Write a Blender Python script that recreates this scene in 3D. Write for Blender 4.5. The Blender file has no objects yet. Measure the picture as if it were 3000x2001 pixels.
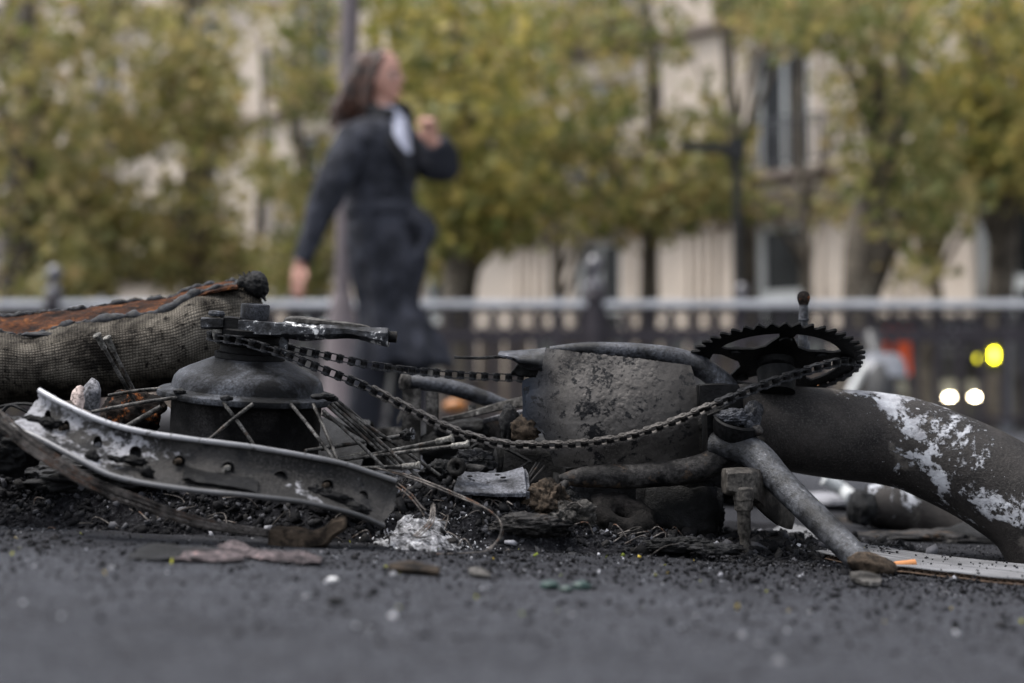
import bpy, bmesh, math, random
import numpy as np
from mathutils import Vector, Matrix, Quaternion
R = math.radians
random.seed(7); rng = np.random.RandomState(7)
sc = bpy.context.scene
C = sc.collection
# ------------------------------------------------------------------ camera, world, sun, exposure
CAM_H = 0.1285
PITCH = R(3.14)
cam_d = bpy.data.cameras.new("camera"); cam = bpy.data.objects.new("camera", cam_d); C.objects.link(cam)
cam.location = (0, 0, CAM_H); cam.rotation_euler = (R(90) + PITCH, 0, 0)
cam_d.lens = 50; cam_d.sensor_width = 36; cam_d.clip_start = 0.02; cam_d.clip_end = 800
cam_d.dof.use_dof = True; cam_d.dof.focus_distance = 1.375; cam_d.dof.aperture_fstop = 3.3
sc.camera = cam
sc.render.engine = 'CYCLES'
sc.cycles.use_denoising = True
sc.view_settings.view_transform = 'Standard'; sc.view_settings.look = 'None'
sc.view_settings.exposure = 1.3; sc.view_settings.gamma = 1.0
w = bpy.data.worlds.new("World"); sc.world = w; w.use_nodes = True
nt = w.node_tree; nt.nodes.clear()
wo = nt.nodes.new('ShaderNodeOutputWorld'); bg = nt.nodes.new('ShaderNodeBackground')
sky = nt.nodes.new('ShaderNodeTexSky'); sky.sky_type = 'NISHITA'; sky.sun_disc = False
SUN_EL, SUN_AZ = R(68), R(268)
sky.sun_elevation = SUN_EL; sky.sun_rotation = SUN_AZ; sky.air_density = 1.0; sky.dust_density = 3.0
hs = nt.nodes.new('ShaderNodeHueSaturation'); hs.inputs['Saturation'].default_value = 0.35
nt.links.new(sky.outputs[0], hs.inputs['Color']); nt.links.new(hs.outputs[0], bg.inputs[0])
bg.inputs[1].default_value = 0.15
nt.links.new(bg.outputs[0], wo.inputs[0])
sl = bpy.data.lights.new("sun", 'SUN'); sl.energy = 1.5; sl.angle = R(28); sl.color = (1, .97, .92)
so = bpy.data.objects.new("sun", sl); C.objects.link(so)
sd = Vector((math.sin(SUN_AZ) * math.cos(SUN_EL), math.cos(SUN_AZ) * math.cos(SUN_EL), math.sin(SUN_EL)))
so.rotation_euler = sd.to_track_quat('Z', 'Y').to_euler(); so.location = (0, -3, 8)

# ------------------------------------------------------------------ coordinates
RM = Matrix.Rotation(R(90) + PITCH, 3, 'X')
FPX = 50 / 36 * 3000
def S(u, v, y):
    """point on the plane Y=y seen at photo pixel (u, v) of 3000x2001"""
    d = RM @ Vector(((u - 1500) / FPX, (1000.5 - v) / FPX, -1))
    t = y / d.y
    return Vector((d.x * t, y, CAM_H + d.z * t))
K = 3000 / 2351
def D(u, v, y): return S(u * K, v * K, y)
# ------------------------------------------------------------------ noise
def _h(ix, iy, iz, seed):
    n = (ix * 374761393 + iy * 668265263 + iz * 2147483647 + seed * 974711) & 0xffffffff
    n = ((n ^ (n >> 13)) * 1274126177) & 0xffffffff
    n = ((n ^ (n >> 16)) * 2246822519) & 0xffffffff
    return ((n ^ (n >> 15)) & 0xffffff) / float(0xffffff) * 2 - 1
def vnoise(p, seed=0):
    p = np.asarray(p, float); i = np.floor(p).astype(np.int64); f = p - i; f = f * f * (3 - 2 * f)
    r = 0
    for dx in (0, 1):
        wx = f[..., 0] if dx else 1 - f[..., 0]
        for dy in (0, 1):
            wy = f[..., 1] if dy else 1 - f[..., 1]
            for dz in (0, 1):
                wz = f[..., 2] if dz else 1 - f[..., 2]
                r = r + wx * wy * wz * _h(i[..., 0] + dx, i[..., 1] + dy, i[..., 2] + dz, seed)
    return r
def fbm(p, octv=4, seed=0):
    p = np.asarray(p, float); a, s, r = 1.0, 0.0, 0
    for k in range(octv):
        r = r + a * vnoise(p, seed + k * 17); s += a; a *= .55; p = p * 2.03 + 11.3
    return r / s
def smooth(a, b, x):
    t = np.clip((x - a) / (b - a), 0, 1); return t * t * (3 - 2 * t)
def gz(x, y):
    x = np.asarray(x, float); y = np.asarray(y, float)
    wgt = 1 - smooth(3.0, 8.0, y)
    return (0.012 - 0.055 * 1.0 * np.tanh(x / 1.0)) * wgt
# ------------------------------------------------------------------ objects
def tag(o, label=None, cat=None, group=None, kind=None):
    if label: o['label'] = label
    if cat: o['category'] = cat
    if group: o['group'] = group
    if kind: o['kind'] = kind
    return o
def empty(name, loc, label, cat, group=None):
    o = bpy.data.objects.new(name, None); C.objects.link(o); o.location = loc; o.empty_display_size = .05
    return tag(o, label, cat, group)
def setpar(o, parent):
    if parent is None: return
    o.parent = parent
    if parent.parent is None:
        o.matrix_parent_inverse = Matrix.Translation(-parent.location)
    # deeper parents keep identity world transforms
def link(name, me, mat=None, parent=None, smooth_=True):
    o = bpy.data.objects.new(name, me); C.objects.link(o)
    if mat is not None and not me.materials:
        for m in (mat if isinstance(mat, (list, tuple)) else [mat]): me.materials.append(m)
    if smooth_ and len(me.polygons): me.polygons.foreach_set('use_smooth', [True] * len(me.polygons))
    setpar(o, parent); return o
def mk(name, V, F, mat=None, parent=None, smooth_=True, uv=None):
    me = bpy.data.meshes.new(name)
    me.from_pydata([tuple(v) for v in V], [], [tuple(int(i) for i in f) for f in F]); me.update()
    if uv is not None:
        l = me.uv_layers.new(name='uv'); idx = np.zeros(len(me.loops), int); me.loops.foreach_get('vertex_index', idx)
        l.data.foreach_set('uv', np.asarray(uv, float)[idx].ravel())
    return link(name, me, mat, parent, smooth_)
def from_bm(name, bm, mat=None, parent=None, smooth_=False):
    me = bpy.data.meshes.new(name); bmesh.ops.recalc_face_normals(bm, faces=bm.faces); bm.to_mesh(me); bm.free()
    return link(name, me, mat, parent, smooth_)
def sharp(o, deg=35):
    bm = bmesh.new(); bm.from_mesh(o.data)
    for e in bm.edges:
        if len(e.link_faces) == 2 and e.calc_face_angle(0) > R(deg): e.smooth = False
    bm.to_mesh(o.data); bm.free(); return o
def bx(bm, c, s, rot=None, bev=0):
    r = bmesh.ops.create_cube(bm, size=1)
    m = Matrix.Translation(c) @ (rot.to_4x4() if rot is not None else Matrix()) @ Matrix.Diagonal((*s, 1))
    bmesh.ops.transform(bm, matrix=m, verts=r['verts'])
    if bev:
        es = set(e for v in r['verts'] for e in v.link_edges)
        bmesh.ops.bevel(bm, geom=list(es), offset=bev, segments=2, affect='EDGES')
def catmull(P, n):
    """P (k,dim) -> resampled n*(k-1)+1"""
    P = np.asarray([list(p) for p in P], float); k = len(P)
    A = np.vstack([2 * P[0] - P[1], P, 2 * P[-1] - P[-2]]); out = []
    for i in range(k - 1):
        p0, p1, p2, p3 = A[i], A[i + 1], A[i + 2], A[i + 3]
        for j in range(n):
            t = j / n
            out.append(.5 * ((2 * p1) + (-p0 + p2) * t + (2 * p0 - 5 * p1 + 4 * p2 - p3) * t * t + (-p0 + 3 * p1 - 3 * p2 + p3) * t ** 3))
    out.append(P[-1]); return np.array(out)
def tube_geo(pts, rad, seg=12, sub=4, cap=True, noise=0, nscale=40, seed=0, squash=None):
    k = len(pts)
    rad = [rad] * k if not hasattr(rad, '__len__') else list(rad)
    Q = np.hstack([np.array([list(p) for p in pts], float), np.array(rad, float)[:, None]])
    Q = catmull(Q, sub) if sub > 1 and k > 1 else Q
    P, r = Q[:, :3], np.maximum(Q[:, 3], 1e-5)
    T = np.gradient(P, axis=0); T /= np.linalg.norm(T, axis=1)[:, None] + 1e-12
    up = np.array([0, 0, 1.]) if abs(T[0][2]) < .9 else np.array([1., 0, 0])
    V = []; n = np.cross(T[0], up); n /= np.linalg.norm(n)
    for i in range(len(P)):
        n = n - T[i] * np.dot(n, T[i]); n /= np.linalg.norm(n); b = np.cross(T[i], n)
        for j in range(seg):
            a = 2 * math.pi * j / seg
            sx, sy = (1, 1) if squash is None else squash
            V.append(P[i] + r[i] * (sx * math.cos(a) * n + sy * math.sin(a) * b))
    V = np.array(V)
    if noise:
        c = np.repeat(P, seg, axis=0); d = V - c; ln = np.linalg.norm(d, axis=1)[:, None] + 1e-9
        V = V + d / ln * (fbm(V * nscale, 3, seed) * noise)[:, None]
    F = []
    m = len(P)
    for i in range(m - 1):
        for j in range(seg):
            F.append((i * seg + j, i * seg + (j + 1) % seg, (i + 1) * seg + (j + 1) % seg, (i + 1) * seg + j))
    if cap:
        F.append(tuple(range(seg))[::-1]); F.append(tuple((m - 1) * seg + j for j in range(seg)))
    return V, F
def tube(name, pts, rad, mat, parent=None, **kw):
    V, F = tube_geo(pts, rad, **kw)
    return sharp(mk(name, V, F, mat, parent), 50)
def join_geo(parts):
    V, F, o = [], [], 0
    for v, f in parts:
        V += [tuple(x) for x in v]; F += [tuple(i + o for i in g) for g in f]; o = len(V)
    return V, F
def sheet(name, G, th, mat, parent=None, uv=None, closed_edges=True):
    """G (n,m,3) grid -> closed thick sheet (thickness goes away from its normal)"""
    G = np.asarray(G, float); n, m = G.shape[:2]
    du = np.gradient(G, axis=0); dv = np.gradient(G, axis=1); N = np.cross(du, dv)
    N /= np.linalg.norm(N, axis=2)[..., None] + 1e-12
    B = G - N * (th if np.isscalar(th) else th[..., None])
    V = np.vstack([G.reshape(-1, 3), B.reshape(-1, 3)]); o = n * m; F = []
    id = lambda i, j: i * m + j
    for i in range(n - 1):
        for j in range(m - 1):
            a, b, c, d = id(i, j), id(i + 1, j), id(i + 1, j + 1), id(i, j + 1)
            F.append((a, b, c, d)); F.append((a + o, d + o, c + o, b + o))
    for i in range(n - 1):
        F.append((id(i, 0), id(i, 0) + o, id(i + 1, 0) + o, id(i + 1, 0)))
        F.append((id(i, m - 1), id(i + 1, m - 1), id(i + 1, m - 1) + o, id(i, m - 1) + o))
    for j in range(m - 1):
        F.append((id(0, j), id(0, j + 1), id(0, j + 1) + o, id(0, j) + o))
        F.append((id(n - 1, j), id(n - 1, j) + o, id(n - 1, j + 1) + o, id(n - 1, j + 1)))
    uvv = None
    if uv is not None: uvv = np.vstack([uv.reshape(-1, 2)] * 2)
    return sharp(mk(name, V, F, mat, parent, uv=uvv), 60)
def rows_grid(rows, nu, nv):
    """rows: list of lists of points; catmull in both directions"""
    A = np.array([catmull(r, nv) for r in rows]); B = np.array([catmull(A[:, j], nu) for j in range(A.shape[1])])
    return B.transpose(1, 0, 2)
def lathe(name, prof, mat, parent=None, M=None, seg=48, noise=0, nscale=60, sharpdeg=35):
    V, F = [], []
    for (r, z) in prof:
        for j in range(seg):
            a = 2 * math.pi * j / seg; V.append((r * math.cos(a), r * math.sin(a), z))
    n = len(prof)
    for i in range(n - 1):
        for j in range(seg):
            F.append((i * seg + j, i * seg + (j + 1) % seg, (i + 1) * seg + (j + 1) % seg, (i + 1) * seg + j))
    F.append(tuple(range(seg))[::-1]); F.append(tuple((n - 1) * seg + j for j in range(seg)))
    V = np.array(V)
    if M is not None:
        V = np.array([list(M @ Vector(v)) for v in V])
    if noise: V = V + np.stack([fbm(V * nscale, 3, s) for s in (1, 2, 3)], 1) * noise
    return sharp(mk(name, V, F, mat, parent), sharpdeg)
def lump(name, c, rad, mat, parent=None, amp=.25, sc_=1.6, seed=0, sub=4, rot=None, ridge=0):
    bm = bmesh.new(); bmesh.ops.create_icosphere(bm, subdivisions=sub, radius=1)
    V = np.array([list(v.co) for v in bm.verts])
    n = fbm(V * sc_ + seed * 7.1, 5, seed)
    if ridge: n = n - ridge * np.abs(fbm(V * sc_ * 3 + seed, 3, seed + 5))
    W = V * (1 + amp * n)[:, None] * np.array(rad)
    for v, q in zip(bm.verts, W): v.co = q
    m = Matrix.Translation(c) @ (rot.to_4x4() if rot is not None else Matrix())
    bmesh.ops.transform(bm, matrix=m, verts=bm.verts)
    return from_bm(name, bm, mat, parent, True)
def remesh(name, geos, voxel, mat, parent=None, smooth_it=4, disp=None):
    V, F = join_geo(geos)
    me = bpy.data.meshes.new('tmp'); me.from_pydata([tuple(v) for v in V], [], F); me.update()
    o = bpy.data.objects.new('tmp', me); C.objects.link(o)
    m = o.modifiers.new('r', 'REMESH'); m.mode = 'VOXEL'; m.voxel_size = voxel
    if smooth_it:
        s = o.modifiers.new('s', 'SMOOTH'); s.factor = .5; s.iterations = smooth_it
    dg = bpy.context.evaluated_depsgraph_get(); ev = o.evaluated_get(dg)
    me2 = bpy.data.meshes.new_from_object(ev); bpy.data.objects.remove(o); bpy.data.meshes.remove(me)
    if disp is not None:
        P = np.zeros(len(me2.vertices) * 3); me2.vertices.foreach_get('co', P); P = P.reshape(-1, 3)
        N = np.array([list(v.normal) for v in me2.vertices]); P = P + N * disp(P)[:, None]
        me2.vertices.foreach_set('co', P.ravel()); me2.update()
    me2.name = name
    return link(name, me2, mat, parent)
def ell_geo(c, rad, rot=None, n=16, m=10):
    V, F = [], []
    Mx = rot if rot is not None else Matrix.Identity(3)
    for i in range(m + 1):
        t = math.pi * (i + .0) / m
        for j in range(n):
            a = 2 * math.pi * j / n
            s = max(math.sin(t), .02)
            V.append(tuple(Vector(c) + Mx @ Vector((rad[0] * s * math.cos(a), rad[1] * s * math.sin(a), rad[2] * math.cos(t)))))
    for i in range(m):
        for j in range(n):
            F.append((i * n + j, (i + 1) * n + j, (i + 1) * n + (j + 1) % n, i * n + (j + 1) % n))
    F.append(tuple(range(n))); F.append(tuple(m * n + j for j in range(n))[::-1])
    return V, F
# ------------------------------------------------------------------ materials
class NB:
    def __init__(s, name):
        s.m = bpy.data.materials.new(name); s.m.use_nodes = True; s.t = s.m.node_tree
        s.b = s.t.nodes['Principled BSDF']; s.tc = s.t.nodes.new('ShaderNodeTexCoord')
        s.out = s.t.nodes['Material Output']
    def n(s, typ, **kw):
        x = s.t.nodes.new(typ)
        for k, v in kw.items(): setattr(x, k, v)
        return x
    def l(s, a, b): s.t.links.new(a, b)
    def noise(s, scale, detail=6, rough=.6, co=None, dist=0):
        x = s.n('ShaderNodeTexNoise'); x.inputs['Scale'].default_value = scale; x.inputs['Detail'].default_value = detail
        x.inputs['Roughness'].default_value = rough; x.inputs['Distortion'].default_value = dist
        s.l(co or s.tc.outputs['Object'], x.inputs['Vector']); return x.outputs['Fac']
    def ramp(s, fac, a, b, ca=(0, 0, 0), cb=(1, 1, 1)):
        x = s.n('ShaderNodeValToRGB'); e = x.color_ramp.elements
        e[0].position = max(0, min(a, b - .001)); e[1].position = min(1, b)
        e[0].color = (*ca, 1); e[1].color = (*cb, 1); s.l(fac, x.inputs['Fac']); return x.outputs['Color']
    def mix(s, fac, a, b):
        x = s.n('ShaderNodeMix', data_type='RGBA')
        for v, i in ((fac, 0), (a, 6), (b, 7)):
            if isinstance(v, bpy.types.NodeSocket): s.l(v, x.inputs[i])
            else: x.inputs[i].default_value = (*v, 1) if hasattr(v, '__len__') else v
        return x.outputs[2]
    def math(s, op, a, b=0.0, c=None):
        x = s.n('ShaderNodeMath', operation=op)
        for v, i in ((a, 0), (b, 1)) + (((c, 2),) if c is not None else ()):
            if isinstance(v, bpy.types.NodeSocket): s.l(v, x.inputs[i])
            else: x.inputs[i].default_value = v
        return x.outputs[0]
    def bump(s, h, strength, dist):
        x = s.n('ShaderNodeBump'); x.inputs['Strength'].default_value = strength; x.inputs['Distance'].default_value = dist
        s.l(h, x.inputs['Height']); s.l(x.outputs[0], s.b.inputs['Normal'])
    def setb(s, **kw):
        for k, v in kw.items():
            i = s.b.inputs[k]
            if isinstance(v, bpy.types.NodeSocket): s.l(v, i)
            else: i.default_value = (*v, 1) if hasattr(v, '__len__') and len(v) == 3 and i.type == 'RGBA' else v
def plain(name, col, rough=.6, metallic=0, var=.25, scale=20, bump=0, bdist=.001, spec=.5):
    N = NB(name); f = N.noise(scale, 5)
    c = N.mix(N.ramp(f, .3, .7), tuple(x * (1 - var) for x in col), tuple(min(1, x * (1 + var)) for x in col))
    N.setb(**{'Base Color': c, 'Roughness': rough, 'Metallic': metallic, 'Specular IOR Level': spec})
    if bump: N.bump(N.noise(scale * 4, 6), bump, bdist)
    return N.m
def burnt(name, dark, mid, light, s1=25, s2=160, mid_at=.5, light_at=.62, rough=.75, bdist=.0012, metallic=0.0, spec=.35, rust=None, bstr=.8):
    N = NB(name); A = N.noise(s1, 8, .65, dist=.4); B = N.noise(s2, 8, .7); Cn = N.noise(s2 * 3.2, 4, .6)
    dark = tuple(x * (DK if DK == 1 else .22) for x in dark); mid = tuple(x * DK for x in mid); light = tuple(min(.6, x * (.8 if DK < 1 else 1)) for x in light) if light else None
    c = N.mix(N.ramp(A, mid_at - .1, mid_at + .12), dark, mid)
    spk = N.ramp(B, .36, .66, (.22, .22, .22), (2.0, 2.0, 2.0)); bdist = bdist * BDK
    mm = N.n('ShaderNodeMix', data_type='RGBA', blend_type='MULTIPLY'); mm.inputs[0].default_value = 1
    N.l(c, mm.inputs[6]); N.l(spk, mm.inputs[7]); c = mm.outputs[2]
    if rust:
        c = N.mix(N.ramp(N.noise(s1 * 1.7, 7, .7), .56, .64), c, rust)
    if light:
        AB = N.math('ADD', N.math('MULTIPLY', A, .55), N.math('MULTIPLY', B, .45))
        c = N.mix(N.ramp(AB, light_at, light_at + .035), c, light)
    rr = N.ramp(B, .3, .7, (rough - .15,) * 3, (min(1, rough + .15),) * 3)
    N.setb(**{'Base Color': c, 'Roughness': rr, 'Metallic': metallic, 'Specular IOR Level': spec * (.28 if DK < 1 else 1)})
    h = N.math('ADD', N.math('MULTIPLY', B, .7), N.math('MULTIPLY', Cn, .3))
    N.bump(h, bstr, bdist)
    return N.m
M = {}
DK, BDK = .48, 1.9
M['char'] = burnt('charred_black', (.005, .005, .006), (.030, .030, .034), (.14, .14, .15), 40, 260, .55, .62, .6, .002, spec=.8)
M['soot'] = burnt('soot_steel', (.012, .012, .014), (.075, .070, .068), (.28, .26, .25), 24, 220, .52, .62, .55, .0012, rust=(.05, .035, .025))
M['dome'] = burnt('sooty_dome', (.014, .015, .018), (.125, .132, .152), (.32, .33, .36), 20, 380, .50, .62, .62, .0009, spec=.4)
M['drum'] = burnt('sooty_drum', (.008, .008, .009), (.05, .047, .047), (.20, .19, .19), 14, 500, .5, .70, .7, .0006)
M['tube'] = burnt('burnt_tube', (.018, .019, .024), (.12, .125, .145), (.40, .40, .43), 26, 300, .5, .60, .45, .0008, spec=.9)
M['rack'] = burnt('burnt_rack', (.04, .037, .034), (.17, .16, .15), (.42, .40, .37), 30, 240, .5, .62, .65, .0008)
M['ash'] = burnt('white_ash', (.05, .05, .055), (.60, .60, .63), (.75, .75, .75), 90, 300, .49, .58, .9, .002)
M['ashfrag'] = burnt('ash_fragment', (.30, .30, .33), (.50, .49, .52), (.6, .6, .6), 40, 300, .5, .6, .85, .0008)
M['black'] = burnt('black_metal', (.006, .006, .007), (.012, .012, .013), (.05, .05, .05), 30, 300, .5, .72, .55, .0005)
M['chain'] = burnt('dusty_chain', (.05, .046, .043), (.17, .155, .145), (.40, .37, .345), 70, 500, .45, .62, .45, .0003, metallic=.25, spec=.6)
M['chain_dark'] = burnt('sooty_chain', (.02, .02, .022), (.08, .082, .09), (.30, .30, .32), 60, 500, .5, .62, .5, .0004, metallic=.3)
M['roller'] = burnt('sooty_roller', (.008, .008, .009), (.022, .021, .022), (.10, .10, .10), 60, 500, .5, .68, .5, .0003, metallic=.3)
M['nipple'] = burnt('spoke_nipple', (.12, .116, .105), (.32, .305, .28), (.6, .58, .54), 90, 400, .45, .6, .6, .0005, metallic=.2)
M['spoke'] = burnt('burnt_spoke', (.05, .048, .046), (.22, .21, .20), (.42, .40, .38), 60, 500, .5, .64, .5, .0003, metallic=.3, rust=(.04, .03, .024))
M['wire'] = burnt('bead_wire', (.06, .054, .05), (.24, .215, .20), (.42, .40, .37), 40, 300, .5, .64, .5, .0003, metallic=.2, rust=(.08, .045, .03))
M['rusty'] = burnt('rusty_char', (.012, .01, .01), (.04, .03, .025), (.16, .13, .1), 50, 200, .5, .66, .8, .0025, rust=(.22, .07, .02))
M['woodbit'] = burnt('burnt_wood_bit', (.02, .018, .016), (.10, .075, .055), None, 30, 150, .46, .6, .8, .001)
M['lever'] = burnt('melted_alloy', (.02, .02, .023), (.11, .115, .13), (.70, .70, .70), 34, 200, .48, .55, .5, .0010, spec=.5)
M['dark_alloy'] = burnt('dark_alloy', (.04, .042, .050), (.10, .105, .122), (.24, .24, .26), 25, 600, .5, .68, .55, .0004)
M['crank'] = burnt('scorched_crank', (.03, .027, .025), (.13, .118, .105), (.36, .32, .28), 20, 240, .52, .66, .55, .0006, spec=.5)
M['stand'] = burnt('kickstand_steel', (.016, .017, .021), (.11, .115, .13), (.6, .58, .55), 24, 240, .5, .605, .42, .0012, spec=1.0)
M['clampplate'] = burnt('scorched_plate', (.05, .052, .060), (.19, .195, .22), (.36, .36, .39), 30, 420, .45, .62, .5, .0008, spec=.5)
# ash / debris chips: colour by island
def chips_mat(name, cols, rough=.8, bump=.0008):
    N = NB(name); g = N.n('ShaderNodeNewGeometry'); x = N.n('ShaderNodeValToRGB'); e = x.color_ramp.elements
    x.color_ramp.interpolation = 'CONSTANT'
    e[0].position = 0; e[0].color = (*cols[0][1], 1); e[1].position = cols[1][0]; e[1].color = (*cols[1][1], 1)
    for p, c in cols[2:]:
        q = e.new(p); q.color = (*c, 1)
    N.l(g.outputs['Random Per Island'], x.inputs['Fac'])
    N.setb(**{'Base Color': x.outputs[0], 'Roughness': rough, 'Specular IOR Level': .12}); N.bump(N.noise(500, 5), .6, bump)
    return N.m
M['chips'] = chips_mat('char_chips', [(0, (.004, .004, .005)), (.35, (.009, .009, .010)), (.6, (.019, .019, .021)), (.8, (.04, .04, .045)), (.93, (.08, .08, .088)), (.982, (.20, .20, .22)), (.995, (.40, .40, .42))])
M['grit'] = chips_mat('road_grit', [(0, (.006, .006, .007)), (.45, (.014, .014, .016)), (.75, (.05, .05, .055)), (.92, (.14, .14, .15)), (.98, (.30, .30, .32))])
M['leafbits'] = chips_mat('leaf_bits', [(0, (.20, .20, .03)), (.5, (.10, .12, .02)), (.8, (.30, .22, .04))])
# asphalt
N = NB('asphalt'); spa = N.n('ShaderNodeSeparateXYZ'); N.l(N.tc.outputs['Object'], spa.inputs[0]); A = N.noise(3, 6); B = N.noise(90, 8, .7); Cc = N.noise(420, 4, .6)
c = N.mix(N.ramp(A, .35, .65), (.030, .0315, .037), (.048, .050, .058)); c = N.mix(N.math('MULTIPLY', N.ramp(N.noise(30, 7, .75), .47, .62), .75), c, (.012, .012, .014)); c2 = N.mix(N.ramp(Cc, .50, .66), c, (.12, .122, .134))
c3 = N.mix(N.ramp(B, .57, .66), c2, (.016, .016, .018))
gs = N.math('ADD', N.math('MULTIPLY', N.math('SUBTRACT', spa.outputs[1], .98), 2.6), N.math('MULTIPLY', N.math('SUBTRACT', N.noise(14, 6, .65), .5), 1.8))
gs2 = N.math('MULTIPLY', N.ramp(gs, .0, .75), N.ramp(N.math('MULTIPLY', spa.outputs[1], .1), .22, .38, (1, 1, 1), (0, 0, 0)))
c3 = N.mix(N.math('MULTIPLY', gs2, .72), c3, (.014, .014, .016)); N.setb(**{'Base Color': c3, 'Roughness': .9, 'Specular IOR Level': .06})
N.bump(N.math('ADD', B, Cc), 1, .003); M['asphalt'] = N.m
# ash bed
N = NB('ash_bed'); A = N.noise(30, 8, .7); B = N.noise(240, 8, .75)
c = N.mix(N.ramp(A, .4, .6), (.004, .004, .005), (.015, .015, .017)); c = N.mix(N.ramp(B, .52, .72), c, (.055, .055, .06))
N.setb(**{'Base Color': c, 'Roughness': .9, 'Specular IOR Level': .04}); N.bump(B, 1, .003); M['bed'] = N.m
# woven tyre casing
N = NB('woven_casing'); uvn = N.tc.outputs['UV']; sp = N.n('ShaderNodeSeparateXYZ'); N.l(uvn, sp.inputs[0])
wob = N.noise(60, 3, .5)
per = .0031
ux = N.math('MULTIPLY', N.math('ADD', sp.outputs[0], N.math('MULTIPLY', wob, .003)), math.pi / per)
vx = N.math('MULTIPLY', N.math('ADD', sp.outputs[1], N.math('MULTIPLY', wob, .003)), math.pi / per)
su = N.math('ABSOLUTE', N.math('SINE', ux)); sv = N.math('ABSOLUTE', N.math('SINE', vx))
hh = N.math('POWER', N.math('MULTIPLY', su, sv), .6)
A = N.noise(16, 7, .65); B = N.noise(120, 6, .7)
c = N.mix(N.ramp(A, .40, .62), (.008, .007, .006), (.155, .138, .115))
c = N.mix(N.math('MULTIPLY', N.ramp(hh, .0, .6, (1, 1, 1), (0, 0, 0)), .62), c, (.008, .007, .007))
c = N.mix(N.ramp(B, .54, .64), c, (.010, .009, .008))
N.setb(**{'Base Color': c, 'Roughness': .95, 'Specular IOR Level': .05})
N.bump(N.math('ADD', hh, N.math('MULTIPLY', B, .8)), 1, .0013); M['weave'] = N.m
# rusty inside strip
DK, BDK = .6, 2
M['ruststrip'] = burnt('rust_strip', (.010, .008, .007), (.10, .036, .014), (.20, .15, .11), 30, 200, .44, .64, .85, .004, rust=(.15, .055, .016))
DK, BDK = 1, 1
# big frame tube: sooty with worn pale paint towards its bent end
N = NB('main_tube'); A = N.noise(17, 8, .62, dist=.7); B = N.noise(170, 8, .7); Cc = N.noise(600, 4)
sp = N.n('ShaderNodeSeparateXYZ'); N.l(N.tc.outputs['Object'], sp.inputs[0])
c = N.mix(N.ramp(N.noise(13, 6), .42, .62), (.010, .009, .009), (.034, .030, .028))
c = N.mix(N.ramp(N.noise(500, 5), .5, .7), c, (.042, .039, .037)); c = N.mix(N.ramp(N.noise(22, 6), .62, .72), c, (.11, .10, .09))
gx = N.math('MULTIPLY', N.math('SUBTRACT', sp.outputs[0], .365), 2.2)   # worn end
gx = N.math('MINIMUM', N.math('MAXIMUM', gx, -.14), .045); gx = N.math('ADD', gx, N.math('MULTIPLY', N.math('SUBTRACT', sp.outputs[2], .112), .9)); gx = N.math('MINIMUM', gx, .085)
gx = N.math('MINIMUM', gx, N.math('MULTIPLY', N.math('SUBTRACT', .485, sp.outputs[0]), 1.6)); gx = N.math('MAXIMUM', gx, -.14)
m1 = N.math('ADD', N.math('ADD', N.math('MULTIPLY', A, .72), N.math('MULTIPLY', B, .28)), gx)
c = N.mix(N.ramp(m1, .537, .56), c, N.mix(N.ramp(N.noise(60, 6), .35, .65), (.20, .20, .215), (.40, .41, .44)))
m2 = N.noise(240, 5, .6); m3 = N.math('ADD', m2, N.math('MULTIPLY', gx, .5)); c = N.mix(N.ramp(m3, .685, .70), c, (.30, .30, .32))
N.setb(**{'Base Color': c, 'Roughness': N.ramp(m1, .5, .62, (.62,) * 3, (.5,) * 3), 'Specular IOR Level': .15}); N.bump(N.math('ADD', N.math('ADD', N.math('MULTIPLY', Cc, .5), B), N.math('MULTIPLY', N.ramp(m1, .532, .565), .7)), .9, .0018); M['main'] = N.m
# case shell
N = NB('scorched_shell'); A = N.noise(12, 7, .6); B = N.noise(140, 8, .75); Cc = N.noise(45, 8, .7, dist=.8)
sp = N.n('ShaderNodeSeparateXYZ'); N.l(N.tc.outputs['Object'], sp.inputs[0])
c = N.mix(N.ramp(A, .38, .62), (.022, .020, .019), (.135, .124, .115)); c = N.mix(N.math('MULTIPLY', N.ramp(N.noise(600, 5), .5, .7), .5), c, (.12, .11, .102)); c = N.mix(N.math('MULTIPLY', N.ramp(N.noise(330, 5), .58, .70), .4), c, (.012, .011, .011)); c = N.mix(N.math('MULTIPLY', N.ramp(N.math('ADD', N.math('MULTIPLY', sp.outputs[0], 3), N.math('MULTIPLY', N.math('SUBTRACT', A, .5), .35)), .34, .55), .85), c, (.016, .015, .015))
lf = N.math('ADD', N.math('MULTIPLY', N.math('SUBTRACT', .052, sp.outputs[0]), 13), N.math('MULTIPLY', N.math('SUBTRACT', A, .5), 1.2))
c = N.mix(N.ramp(lf, .0, .45), c, (.020, .024, .033))
rg = N.math('SUBTRACT', 1, N.math('MULTIPLY', N.math('ABSOLUTE', N.math('SUBTRACT', sp.outputs[0], .085)), 7)); c = N.mix(N.ramp(N.math('ADD', N.math('ADD', Cc, N.math('MULTIPLY', N.math('SUBTRACT', B, .5), .9)), N.math('MULTIPLY', N.math('MAXIMUM', rg, 0), .10)), .635, .69), c, (.009, .009, .010))
c = N.mix(N.ramp(B, .66, .70), c, (.19, .18, .17))
N.setb(**{'Base Color': c, 'Roughness': .6, 'Specular IOR Level': .15}); N.bump(N.math('ADD', B, N.math('MULTIPLY', Cc, .6)), .8, .0010); M['shell'] = N.m
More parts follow.
